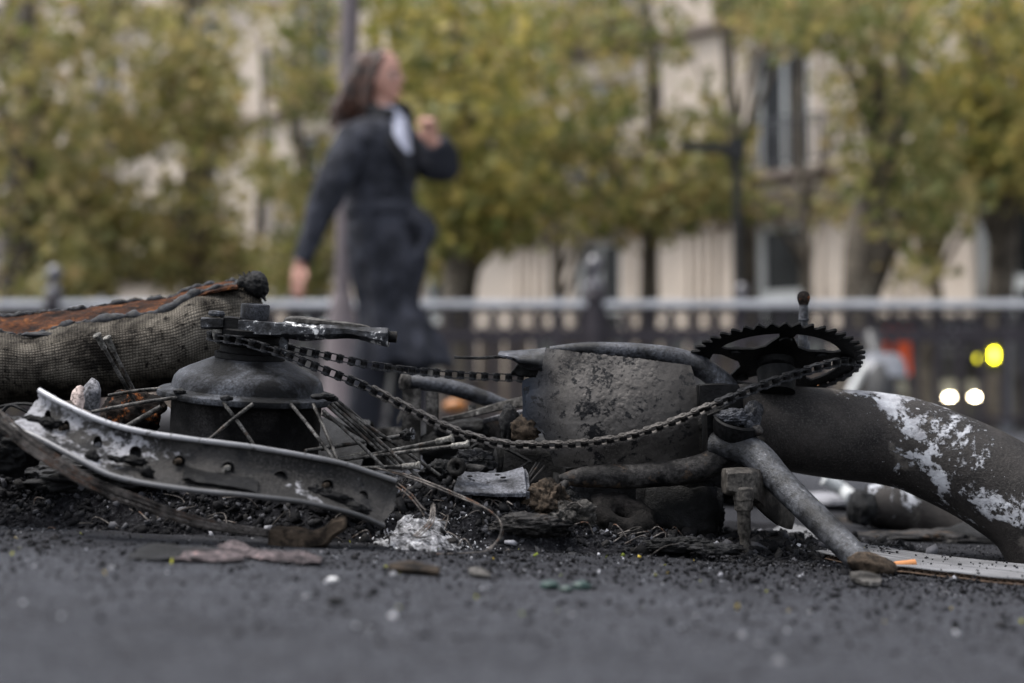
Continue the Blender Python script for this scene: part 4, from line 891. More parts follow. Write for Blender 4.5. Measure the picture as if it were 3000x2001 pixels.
# ---- rusty lump, ash flake
e = lump('rusty_lump', D(308, 950, 1.42), (.032, .02, .026), M['rusty'], None, .35, 1.8, 3, 5, ridge=.4); tag(e, 'rust flecked black lump between the rim and the hub drum', 'charred lump')
e = lump('pale_scrap', D(375, 985, 1.45), (.02, .006, .022), M['paleplastic'], None, .25, 1.2, 6, 3); tag(e, 'pale scrap glimpsed between crossing spokes left of the hub drum', 'scrap')
fr_ = empty('ash_flake', D(200, 925, 1.33), 'curled white ash flake standing above the rim', 'ash flake')
rows = [[D(182, 928, 1.33), D(186, 900, 1.325), D(212, 869, 1.33)], [D(195, 938, 1.326), D(204, 902, 1.318), D(218, 872, 1.328)], [D(212, 945, 1.325), D(222, 905, 1.32), D(224, 880, 1.328)], [D(222, 946, 1.33), D(228, 918, 1.33), D(229, 895, 1.332)]]
Gd = rows_grid(rows, 5, 6); Gd += fbm(Gd * 120, 3, 3)[..., None] * .0008; sheet('flake', Gd[::-1], .0012, M['ashfrag'], fr_)
rows = [[D(164, 918, 1.325), D(168, 900, 1.325), D(180, 888, 1.325)], [D(175, 930, 1.32), D(182, 905, 1.32), D(188, 886, 1.322)], [D(190, 942, 1.322), D(196, 915, 1.322), D(196, 900, 1.325)]]
M['ashpink'] = burnt('ash_pinkish', (.30, .24, .22), (.42, .34, .31), (.5, .42, .38), 40, 300, .5, .6, .85, .0008)
Gd = rows_grid(rows, 5, 6); sheet('flake', Gd[::-1], .0012, M['ashpink'], fr_)
# ================================================================== MIDDLE DEBRIS
rows = []
for t in np.linspace(0, 1, 7):
    sag = 14 * math.sin(math.pi * t) ; u0 = 1065 + 135 * t; u1 = 1042 + 166 * t
    rows.append([D(u0 + 2, 1084 + sag * .7, 1.388), D(u0, 1072 + sag, 1.372), D(u0 * .7 + u1 * .3, 1078 + sag * 1.2, 1.355), D(u0 * .35 + u1 * .65, 1098 + sag, 1.338), D(u1, 1122 + sag * .4 + 4 * t, 1.322), D(u1, 1134 + sag * .2 + 6 * t, 1.322)])
Gd = rows_grid(rows, 8, 6); Gd += fbm(Gd * 60, 3, 3)[..., None] * .001
pl = empty('saddle_plate', D(1125, 1110, 1.35), 'curved grey scorched metal plate sagging in the middle, on the cinders', 'metal plate')
sheet('plate', Gd, -.0055, M['clampplate'], pl)
sheet('right_flange', rows_grid([[D(1200, 1078, 1.375), D(1206, 1092, 1.36), D(1209, 1130, 1.33)], [D(1206, 1110, 1.38), D(1210, 1125, 1.365), D(1206, 1160, 1.335)]], 6, 6), .003, M['clampplate'], pl)
for u, v in ((1079, 1093), (1142, 1090), (1156, 1096), (1092, 1110), (1150, 1110), (1158, 1112), (1120, 1108), (1085, 1104)):
    lump('char_speck', D(u, v, 1.343), (.0028, .0022, .0010), M['char'], pl, .5, 2, int(u), 2)
# donut
dn = []
c = D(1424, 1187, 1.372); tl = Matrix.Rotation(R(28), 3, 'X') @ Matrix.Rotation(R(16), 3, 'Y')
V, F = [], []
for i in range(72):
    a = 2 * math.pi * i / 72
    for j in range(28):
        b = 2 * math.pi * j / 28; r_ = .0195 + .0125 * math.cos(b) ; V.append(((r_ * 1.12) * math.cos(a), r_ * math.sin(a) * .92, .011 * math.sin(b)))
    for j in range(28): F.append((i * 28 + j, ((i + 1) % 72) * 28 + j, ((i + 1) % 72) * 28 + (j + 1) % 28, i * 28 + (j + 1) % 28))
V = np.array(V); V = V * (1 + .26 * fbm(V * 55, 5, 4))[:, None]; V = V - .0040 * np.abs(fbm(V * 130, 3, 2))[:, None] * V / (np.linalg.norm(V, axis=1)[:, None] + 1e-6)
tl = Matrix.Rotation(R(18), 3, 'Y') @ Matrix.Rotation(R(34), 3, 'X')
V = np.array([list(c + tl @ Vector(v)) for v in V])
M['donut'] = burnt('charred_donut', (.004, .0037, .0035), (.013, .0115, .011), (.035, .032, .03), 34, 170, .5, .62, .8, .007, spec=.1)
tag(mk('charred_ring', V, F[::-1], M['donut']), 'charred black ring shaped lump like a doughnut under the frame', 'charred ring')
dl = [('fibrous brown charred clod right of the saddle plate', (1255, 1150, 1.345), (.022, .018, .020), 'clod', 5, 'woodbit'),
      ('long flat cinder slab below the saddle plate', (1220, 1205, 1.30), (.038, .016, .010), 'clod', 6, 'soot'),
      ('crumbling fibre clod between plate and charred ring', (1305, 1190, 1.335), (.026, .02, .018), 'clod', 7, 'rack'),
      ('round dark cinder ball behind the fibre clod', (1290, 1150, 1.375), (.017, .015, .014), 'clod', 9, 'char'),
      ('black clod piled at the foot of the cable left of the case', (1090, 1058, 1.39), (.022, .018, .012), 'clod', 10, 'char'),
      ('dark clod among cinders behind the saddle plate', (1010, 1085, 1.38), (.020, .016, .012), 'clod', 13, 'char'),
      ('low jagged cinder heap right of the charred ring', (1560, 1250, 1.31), (.032, .014, .008), 'clod', 14, 'char'),
      ('black debris knob at the right end of the motor block', (1628, 1185, 1.44), (.014, .012, .022), 'clod', 15, 'char'),
      ('small cinder clump in front of the crank spindle', (1650, 1262, 1.29), (.024, .012, .006), 'clod', 16, 'char'),
      ('dark clod at the far left under the wires', (20, 1020, 1.25), (.045, .03, .024), 'clod', 17, 'char'),
      ('sooty mound beneath the left part of the rim', (250, 1095, 1.33), (.09, .05, .026), 'clod', 18, 'char'),
      ('sooty mound beneath the middle of the rim', (560, 1120, 1.36), (.09, .05, .022), 'clod', 19, 'char'),
      ('loose black clod below the hub end of the rim', (800, 1130, 1.30), (.030, .02, .012), 'clod', 20, 'char')]
for lab, (u, v, y), rd, cat, sd_, mt in dl:
    tag(lump('charred_clod', D(u, v, y), rd, M[mt], None, .55, 1.9, sd_, 5, ridge=.8), lab, cat)
# white ash patch: crusty blob + flakes
Gx, Gy = np.meshgrid(np.linspace(-.5, .5, 50), np.linspace(-.5, .5, 44), indexing='ij')
rad_ = np.sqrt(Gx ** 2 + Gy ** 2); cx = -.083; Xw = cx + Gx * .078; Yw = 1.265 + Gy * .10; hh_ = np.clip(.5 - rad_ + fbm(np.stack([Gx * 5, Gy * 5, Gx * 0], -1), 3, 3) * .22, -.2, .3)
Zw = heap_z(Xw, Yw) + hh_ * .036 + fbm(np.stack([Xw, Yw, Xw * 0], -1) * 160, 3, 1) * .0035
V = np.stack([Xw, Yw, Zw], -1).reshape(-1, 3); F = [(i * 44 + j, (i + 1) * 44 + j, (i + 1) * 44 + j + 1, i * 44 + j + 1) for i in range(49) for j in range(43)]
tag(mk('white_ash_patch', V, F, M['ash']), 'crusty white ash patch at the broken end of the rim', 'ash', kind='stuff')
n = 420; x = rng.normal(-.075, .035, n); y = rng.normal(1.28, .03, n); s = rng.uniform(.0008, .0028, n)
M['whitechips'] = chips_mat('white_ash_chips', [(0, (.3, .3, .32)), (.5, (.5, .5, .53)), (.8, (.65, .65, .68))])
chips('white_ash_flakes', np.stack([x, y, heap_z(x, y) + s * .3], -1), s, M['whitechips'], 'white ash flakes sprinkled round the ash patch', 'ash', .4, 9)
for k, (u, v, sz, lab) in enumerate(((490, 1163, .007, 'small white scorched chip under the rim, left of the hub'), (208, 1110, .004, 'tiny pale chip in cinders at far left'), (255, 1198, .006, 'small white pebble on the asphalt below the wires'), (470, 1185, .005, 'pale chip just below the rim lip'), (1135, 1180, .0045, 'pale glassy chip among cinders left of the wire loop'), (1290, 1262, .0, ''))):
    if sz:
        p = G(u, v, 0); p = Vector((p.x, p.y, float(heap_z(np.array(p.x), np.array(p.y)))))
        tag(lump('pale_chip', p + Vector((0, 0, sz * .3)), (sz, sz * .6, sz * .5), M['paperwhite'], None, .4, 1.4, k + 30, 3), lab, 'chip')
# glass chip, wood bit, paper, flake, green bit etc on the asphalt
p = G(1292, 1262); bm = bmesh.new(); bx(bm, p + Vector((0, 0, .003)), (.0235, .012, .004), Matrix.Rotation(R(5), 3, 'Z') @ Matrix.Rotation(R(-14), 3, 'X'), .0008)
bmesh.ops.subdivide_edges(bm, edges=bm.edges[:], cuts=2, use_grid_fill=True)
for v in bm.verts: v.co += Vector([rng.uniform(-.0006, .0006) for _ in range(3)])
tag(from_bm('pale_shard', bm, M['glass']), 'flat pale shard lying on the asphalt in front of the fibre clod', 'shard')
e = empty('burnt_wood_piece', G(700, 1258), 'short brown burnt block of wood with an upturned end, on the asphalt', 'wood piece')
yb = e.location.y + .01
slab_between('block', [oct_sec(619, 1214, 1256, yb, .010, .4), oct_sec(626, 1208, 1259, yb, .013, .3), oct_sec(670, 1212, 1259, yb, .013, .3), oct_sec(715, 1216, 1260, yb, .012, .3), oct_sec(745, 1208, 1258, yb, .011, .4), oct_sec(762, 1192, 1240, yb, .010, .4), oct_sec(790, 1184, 1222, yb, .009, .5), oct_sec(796, 1190, 1216, yb, .006, .5)], M['woodbit'], e, 5, .003, nscale=60)
def scrap(name, pts, mat, label, cat, th=.0008, amp=.004, lift=.001, seed=0):
    """ragged sheet on the ground spanning display points (left..right, back v / front v)"""
    rows = []
    for u, vb, vf, l1 in pts:
        a, b = G(u, vb, lift), G(u, vf, lift); m_ = (a + b) / 2 + Vector((0, 0, l1)); rows.append([a, m_, b])
    Gd = rows_grid(rows, 8, 8); Gd[..., 2] += np.abs(fbm(Gd * 50, 3, seed)) * amp; Gd[..., :2] += fbm(Gd * 90, 3, seed + 2)[..., None] * .002
    return tag(sheet(name, Gd, th, mat), label, cat)
scrap('singed_paper', [(500, 1262, 1272, .004), (540, 1252, 1275, .005), (590, 1270, 1284, .004), (640, 1274, 1292, .005), (690, 1274, 1296, .004), (738, 1284, 1298, .002)], M['pink'], 'crumpled pinkish grey singed paper on the asphalt left of the wood block', 'paper', amp=.004, seed=3)
scrap('black_flake', [(296, 1276, 1284, .001), (350, 1258, 1287, .006), (420, 1264, 1288, .005), (480, 1262, 1290, .004), (510, 1272, 1286, .002)], M['char'], 'thin black charred flake lying left of the singed paper', 'charred flake', seed=5)
scrap('grey_scrap', [(400, 1278, 1288, .002), (450, 1274, 1290, .005), (520, 1276, 1291, .004), (560, 1282, 1290, .001)], M['pink'], 'narrow grey scrap lying between the black flake and the singed paper', 'scrap', seed=8)
scrap('dark_stick', [(895, 1308, 1312, .002), (940, 1305, 1316, .004), (1008, 1315, 1322, .002)], M['woodbit'], 'thin dark stick on the asphalt in the lower middle', 'stick', th=.003, amp=.001, seed=9)
scrap('grey_stick', [(1078, 1312, 1320, .002), (1105, 1314, 1326, .003), (1124, 1322, 1328, .001)], M['rack'], 'short grey brown splinter right of the dark stick', 'stick', th=.002, amp=.001, seed=10)
scrap('pale_stone', [(1955, 1325, 1335, .002), (1985, 1324, 1344, .004), (2022, 1334, 1346, .002)], M['rack'], 'flat pale stone fragment in front of the kickstand foot', 'stone', th=.003, amp=.002, seed=11)
for k, (u, v, r_, mt, lab) in enumerate(((1262, 1352, .0055, 'green', 'dark green crumb on the asphalt, left one of three'), (1300, 1358, .004, 'green', 'dark green crumb, lowest one of three'), (1335, 1352, .0055, 'green', 'dark green crumb on the asphalt, right one of three'),
       (768, 1388, .0045, 'char', 'single black pebble on the bare foreground asphalt'), (1380, 1345, .0, 'char', ''), (2022, 1315, .006, 'soot', 'sooty grey stone touching the kickstand foot'), (1990, 1310, .003, 'char', 'tiny black crumb under the kickstand foot'), (415, 1215, .004, 'paperwhite', 'white speck in front of the bead wires'), (765, 1335, .0032, 'paperwhite', 'round white speck on the asphalt, centre left'), (2300, 1440, .004, 'char', 'black crumb in the lower right foreground'))):
    if r_: tag(lump('crumb', G(u, v) + Vector((0, 0, r_ * .4)), (r_ * 1.2, r_, r_ * .6), M[mt], None, .4, 1.5, k + 60, 3), lab, 'crumb')
# ---- cardboard
FA, FB = G(1768, 1217, .006), G(2400, 1333, .006)
cb = empty('cardboard_sheet', (FA + FB) / 2, 'weathered grey sheet of corrugated cardboard lying under the kickstand', 'cardboard')
front = [G(1768, 1219, .006), G(1815, 1240, .006), G(1870, 1263, .006), G(1960, 1284, .006), G(2050, 1298, .006), G(2150, 1309, .006), G(2260, 1320, .006), G(2420, 1335, .006)]
back = [p + Vector((.05 + .01 * i, .16 - .012 * i, .0)) for i, p in enumerate(front)]
back = [Vector((p.x, p.y, float(gz(p.x, p.y)) + .007)) for p in back]
F_ = catmull(front, 12); B_ = catmull(back, 12); F_[:, 2] += fbm(F_ * 25, 2, 2) * .0015
Gd = np.stack([F_ * (1 - t) + B_ * t for t in np.linspace(0, 1, 16)], 1)
lu = np.concatenate([[0], np.cumsum(np.linalg.norm(np.diff(F_, axis=0), axis=1))]); UV = np.stack(np.meshgrid(lu, np.linspace(0, .16, 16), indexing='ij'), -1)
sheet('top_liner', Gd, .0009, M['cardtop'], cb, uv=UV)
Gb = Gd.copy(); Gb[..., 2] -= .0045; sheet('bottom_liner', Gb, .0008, M['cardedge'], cb)
# flutes: a zigzag sheet seen at the cut edge
tot = lu[-1]; nz = int(tot / .0035); V, F = [], []
for k in range(nz + 1):
    d_ = k * .0035; a = np.array([np.interp(d_, lu, F_[:, i]) for i in range(3)]); b = np.array([np.interp(d_, lu, B_[:, i]) for i in range(3)])
    a = a + (b - a) * .012; z_ = -.0010 if k % 2 else -.0044
    V += [(a[0], a[1], a[2] + z_), (b[0], b[1], b[2] + z_), (a[0], a[1], a[2] + z_ - .0004), (b[0], b[1], b[2] + z_ - .0004)]
    if k:
        o = (k - 1) * 4; F += [(o, o + 4, o + 5, o + 1), (o + 2, o + 3, o + 7, o + 6), (o, o + 2, o + 6, o + 4)]
mk('flute', V, F, M['cardedge'], cb, False)
n = 160; tt = rng.rand(n); ii = (rng.rand(n) * (len(F_) - 1)).astype(int); P_ = F_[ii] * (1 - tt)[:, None] + B_[ii] * tt[:, None]; P_[:, 2] += .0006
chips('crumbs', P_, rng.uniform(.0006, .0026, n), M['chips'], None, None, .6, 12, parent=cb)
# cigarette
c0, c1 = G(2040, 1301, .0038), G(2101, 1294, .0038); c1.y = c0.y + .004; c0.y -= .0; p = D(2040, 1300, c0.y); q = D(2101, 1293, c0.y + .003)
cg = empty('cigarette_butt', (p + q) / 2, 'orange filter cigarette butt lying by the kickstand foot', 'cigarette')
tube('filter', [p + (q - p) * .08, q], .0036, M['filter'], cg, seg=20, sub=4, noise=.0001, nscale=200); tube('paper', [p - (q - p) * .12, p + (q - p) * .075], .0035, M['paperwhite'], cg, seg=20, sub=2)
# ================================================================== BEHIND THE WRECK
rk = empty('burnt_rack', D(1010, 1060, 1.62), 'scorched metal carrier frame with sloping tube behind the chain', 'carrier')
tube('rack_tube', [D(926, 880, 1.62), D(960, 878, 1.62), D(1010, 884, 1.62), D(1070, 900, 1.62), D(1130, 920, 1.62), D(1175, 932, 1.62)], [.0085, .0088, .009, .009, .0082, .005], M['tube'], rk, seg=24, sub=6, noise=.0008, nscale=70)
lump('torn_end', D(931, 876, 1.61), (.007, .007, .011), M['rack'], rk, .5, 2, 3, 3)
for u, v0, v1, hw in ((945, 893, 1062, 21), (993, 900, 1000, 14)):
    bm = bmesh.new(); a, b = D(u, v0, 1.60), D(u, v1, 1.60); bx(bm, (a + b) / 2, (hw * 2 / 3265 * 1.6, .012, (a - b).length), None, .0012)
    from_bm('rack_post', bm, M['rack'], rk)
slab_between('rack_bar', [oct_sec(1015, 958, 968, 1.56, .004, .4), oct_sec(1070, 946, 960, 1.56, .005, .3), oct_sec(1140, 925, 945, 1.55, .005, .3), oct_sec(1200, 910, 935, 1.54, .005, .3)], M['rack'], rk, 3, .0006)
tube('rack_bolt', [D(1084, 945, 1.56), D(1084, 930, 1.56)], .0045, M['rack'], rk, seg=12, sub=1)
slab_between('rack_bar', [oct_sec(1112, 960, 1075, 1.585, .004, .1), oct_sec(1150, 955, 1072, 1.585, .004, .1), oct_sec(1215, 948, 1068, 1.585, .004, .1)], M['soot'], rk, 2, .0005)
slab_between('rack_bar', [oct_sec(1110, 962, 972, 1.565, .005, .3), oct_sec(1145, 952, 965, 1.565, .005, .3), oct_sec(1215, 938, 950, 1.565, .005, .3)], M['ashfrag'], rk, 2, .0008)
lump('charred_knuckle', D(1062, 985, 1.58), (.030, .012, .014), M['char'], rk, .5, 2, 8, 4); lump('charred_knuckle', D(1040, 1030, 1.60), (.04, .012, .025), M['char'], rk, .4, 2, 9, 4)
gp = slab_between('grey_plate', [oct_sec(805, 990, 1075, 1.70, .006, .08), oct_sec(812, 986, 1078, 1.70, .007, .08), oct_sec(880, 982, 1080, 1.70, .007, .08), oct_sec(935, 980, 1080, 1.70, .007, .08)], M['rack'], None, 1)
tag(gp, 'flat dull grey metal plate standing behind the fanned spokes', 'metal plate')
wb = slab_between('burnt_strut', [oct_sec(912, 960, 975, 1.66, .004, .2), oct_sec(925, 935, 955, 1.66, .004, .2), oct_sec(940, 915, 935, 1.66, .004, .2)], M['rack'], None, 2); tag(wb, 'short leaning charred strut left of the carrier frame post', 'strut')
# second tube piece behind right
t2 = empty('burnt_tube_piece', D(2080, 1165, 1.86), 'blurred pale grey burnt tube lying behind the big bent frame tube', 'tube')
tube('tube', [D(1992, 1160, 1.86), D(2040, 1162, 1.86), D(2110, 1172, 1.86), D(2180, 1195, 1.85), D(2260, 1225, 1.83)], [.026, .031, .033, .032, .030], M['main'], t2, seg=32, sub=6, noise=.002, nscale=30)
lump('torn_clamp', D(1978, 1165, 1.84), (.018, .02, .024), M['char'], t2, .35, 2, 3, 4)
tube('hose', [D(1893, 1098, 2.2), D(1915, 1112, 2.2), D(1938, 1128, 2.2), D(1958, 1145, 2.15)], .011, M['whitefork'], None, seg=14); bpy.context.view_layer.update()
tag(C.objects[-1], 'short pale blurred hose end left of the burnt tube piece', 'hose')
lumpb = lump('charred_clod', D(2330, 1245, 1.7), (.10, .05, .03), M['char'], None, .3, 2, 41, 4); tag(lumpb, 'dark charred heap in the shade beneath the bent tube end', 'clod')
for k, (u, v, rx, rz, lab) in enumerate(((2060, 1235, .06, .008, 'flat dark rag lying behind the cardboard, left part'), (2170, 1240, .07, .012, 'crumpled dark rag behind the cardboard, right part'), (1930, 1195, .05, .006, 'low grey rag on the ground behind the crank'))):
    p = G(u, v); tag(lump('burnt_rag', p, (rx, .05, rz), M['soot'], None, .5, 2.5, 50 + k, 4, ridge=.5), lab, 'rag')
for k, (u, v, rx, lab) in enumerate(((1655, 1150, .10, 'pale crumpled sheet on the ground behind the crank'), (1560, 1160, .05, 'pale sliver of sheet glimpsed through the motor block'), (1895, 1175, .07, 'pale grey sheet on the ground left of the burnt tube piece'))):
    p = D(u, v, 2.3); tag(lump('pale_sheet', Vector((p.x, p.y, float(gz(p.x, p.y)) + .012)), (rx, .10, .012), M['paleplastic'], None, .3, 1.5, 55 + k, 4), lab, 'sheet')
e = lump('orange_plastic', D(1046, 932, 4.2), (.036, .03, .022), M['amber'], None, .15, 1, 3, 3); tag(e, 'blurred orange plastic object seen under the sloping rack tube', 'plastic object')
e = lump('orange_plastic', D(1882, 884, 4.2), (.014, .02, .014), M['amber'], None, .1, 1, 4, 3); tag(e, 'small blurred orange plastic bit under the right end of the chainring', 'plastic object')
e = lump('yellow_plastic', D(748, 1030, 2.2), (.008, .01, .022), plain('yellow_plastic', (.7, .68, .12), .5), None, .15, 1, 5, 3); tag(e, 'yellow plastic bit glimpsed right of the hub drum', 'plastic object')
# ================================================================== SCOOTER FRONT BEHIND
def parked_scooter():
    Y_ = 8.0; e = empty('parked_scooter', D(2020, 1010, Y_), 'parked scooter front with grey mudguard and pale fork behind the wreck', 'scooter')
    c = D(2020, 938, Y_)
    V, F = tube_geo([c + Vector((.06 * math.cos(t), .22 * math.cos(t) , .23 * math.sin(t))) for t in np.linspace(0, 2 * math.pi, 33)], .075, seg=16, sub=1, cap=False); tyre_ = mk('wheel', V, F, M['rubber'], e)
    V, F = tube_geo([c + Vector((.04 * math.cos(t), .18 * math.cos(t), .18 * math.sin(t))) for t in np.linspace(0, 2 * math.pi, 33)], .02, seg=8, sub=1, cap=False); mk('rim', V, F, M['grey_paint'], tyre_)
    rows = [[c + Vector((.11 * math.sin(a) , -.27 * math.sin(b) * math.cos(a * .4), .30 * math.cos(b) + .015 * math.cos(a))) for a in np.linspace(-1.4, 1.4, 5)] for b in np.linspace(-.9, 1.0, 6)]
    sheet('mudguard', rows_grid(rows, 5, 5), .01, M['grey_paint'], e)
    for s_ in (-1,): tube('fork_leg', [D(1949, 912, 7.85), D(1965, 880, 7.9), D(1988, 838, 7.95)], [.028, .028, .026], M['whitefork'], e, seg=16)
    tube('steering_column', [c + Vector((0, .05, .28)), c + Vector((0, .18, .42))], .05, M['shopblack'], e, seg=16)
    return e
parked_scooter()
# ================================================================== FENCE
FY = 11.8
def fx(u): return D(u, 700, FY).x
def fz(v): return D(1175, v, FY).z
def railing():
    e = empty('iron_fence', (0, FY, 0), 'dark iron street railing with handrail painted pale as sky reflection across the middle', 'fence')
    x0, x1 = fx(-220), fx(2570)
    def bar(name, z0, z1, dy, mat, bev=.004):
        bm = bmesh.new(); bx(bm, Vector(((x0 + x1) / 2, FY, (z0 + z1) / 2)), (x1 - x0, dy, z1 - z0), None, bev); return from_bm(name, bm, mat, e)
    bar('handrail', fz(706), fz(690), .11, M['fencetop'], .012); bar('rail', fz(714), fz(706) - .003, .07, M['fence']); bar('rail', fz(785), fz(757), .05, M['fence']); bar('rail', .10, .15, .05, M['fence'])
    bm = bmesh.new(); bx(bm, Vector((0, 0, .13 + (fz(714) - .13) / 2)), (.052, .045, fz(714) - .13), None, .004)
    o = from_bm('baluster', bm, M['fence'], e); me = o.data
    pitch = 51 * FY / 3265; k = int((x1 - x0) / pitch); xs_ = [x0 + .11 + i * pitch for i in range(k)]
    bmr = bmesh.new()
    V, F = tube_geo([Vector((pitch / 2 + .058 * math.cos(t), 0, .94 + .058 * math.sin(t))) for t in np.linspace(0, 2 * math.pi, 15)], .012, seg=6, sub=1, cap=False)
    ro = mk('scroll_ring', V, F, M['fence'], e); rme = ro.data
    for i, x_ in enumerate(xs_):
        if i == 0:
            for q_ in (o, ro): q_.location = (x_, FY, 0)
            continue
        for m_, nm in ((me, 'baluster'), (rme, 'scroll_ring')):
            
            c_ = bpy.data.objects.new(nm, m_); C.objects.link(c_); c_.parent = e; c_.matrix_parent_inverse = Matrix.Translation(-e.location); c_.location = (x_, FY, 0)
    return e
railing()
def fpost(u, rbig, ztop, wd, label):
    x_ = fx(u); e = empty('fence_post', (x_, FY, 0), label, 'fence post', 'iron posts of the street railing')
    h = ztop; s_ = rbig
    lathe('shaft', [(wd * .8, 0), (wd * .8, .18), (wd * .55, .22), (wd * .5, h - s_ * 5.2), (wd * .62, h - s_ * 5.0), (wd * .62, h - s_ * 4.4), (wd * .5, h - s_ * 4.1)], M['fence'], e, Matrix.Translation((x_, FY, 0)), 20)
    lathe('finial', [(wd * .45, h - s_ * 4.1), (wd * .56, h - s_ * 3.6), (wd * .5, h - s_ * 3.1), (s_ * .55, h - s_ * 2.7), (s_ * .5, h - s_ * 2.3), (s_ * .75, h - s_ * 2.0), (s_ * 1.0, h - s_ * 1.4), (s_ * .98, h - s_ * .9), (s_ * .7, h - s_ * .4), (s_ * .3, h - .01), (s_ * .05, h)], M['finial'], e, Matrix.Translation((x_, FY, 0)), 20)
fpost(1365, .078, fz(583), .18, 'thick dark railing post with large onion finial, right of centre')
fpost(124, .068, fz(606), .14, 'railing post with round finial at far left')
fpost(1703, .055, fz(648), .085, 'slim railing post with pale ball in front of the black pole')
fpost(1280, .038, fz(678), .07, 'slim railing post with small ball left of the thick post')
fpost(234, .036, fz(678), .07, 'slim railing post with small ball beside the far left post')
# ================================================================== POLES
LP = 9.2; e = empty('lamp_post', (D(790, 690, LP).x, LP, 0), 'mauve brown street lamp post rising behind the woman', 'lamp post')
b0 = D(786, 690, LP); t0 = D(806, -60, LP); sl_ = (t0 - b0) / (t0.z - b0.z)
pz = lambda z_: b0 + sl_ * (z_ - b0.z)
tube('shaft', [pz(.9), pz(2.0), pz(3.2), pz(4.6), pz(6.2)], [.052, .058, .062, .070, .068], M['post'], e, seg=20); lathe('base', [(.17, 0), (.17, .1), (.13, .2), (.11, .7), (.07, .9), (.06, .95)], M['post'], e, Matrix.Translation((pz(.9).x, LP, 0)), 20)
tube('arm', [pz(6.1), pz(6.3) + Vector((.4, 0, .2)), pz(6.3) + Vector((1.1, 0, .25))], .03, M['post'], e, seg=10); lathe('lantern', [(.05, .15), (.2, .05), (.18, -.1), (.08, -.2)], M['milk'], e, Matrix.Translation(pz(6.3) + Vector((1.1, 0, .1))), 16)
PY = 16.0; px = D(1693, 600, PY).x; e = empty('black_pole', (px, PY, 0), 'black pole with a short arm reaching left in front of the facade', 'pole')
tube('shaft', [Vector((px, PY, 0)), Vector((px, PY, 1.5)), Vector((px + .01, PY, D(1690, 335, PY).z))], .055, M['pole'], e, seg=16, sub=2)
bm = bmesh.new(); a, b = D(1560, 352, PY), D(1708, 328, PY); bx(bm, (a + b) / 2, ((b - a).length, .12, .11), Matrix.Rotation(R(3), 3, 'Y'), .02); from_bm('arm', bm, M['pole'], e)
bm = bmesh.new(); bx(bm, D(1690, 345, PY), (.19, .19, .30), None, .04); from_bm('head_box', bm, M['pole'], e)
# ================================================================== BUILDING
O = Vector((8.85, 25, 0)); DT = Vector((-.773, .634, 0)).normalized(); NR = Vector((-.634, -.773, 0)).normalized()
if NR.y > 0: NR = -NR
BR = Matrix((DT, -NR, Vector((0, 0, 1)))).transposed()     # local x along facade, y into the building
def Bp(t, z, out=0): return O + DT * t + NR * out + Vector((0, 0, z))
bld = empty('stone_building', Bp(10, 0), 'long pale stone apartment facade with tall windows and iron balconies', 'building')
def bbox(name, t0, t1, z0, z1, o0, o1, mat, parent, bev=0):
    bm = bmesh.new(); bx(bm, Bp((t0 + t1) / 2, (z0 + z1) / 2, (o0 + o1) / 2), (t1 - t0, abs(o1 - o0), z1 - z0), BR, bev); return from_bm(name, bm, mat, parent)
T0, T1 = -14.0, 48.0
wt = [4.5 * k + .05 for k in range(-3, 11)]
floors = [(1.2, 4.0, .62), (4.95, 7.45, .58), (8.7, 11.2, .58), (12.4, 14.6, .55)]
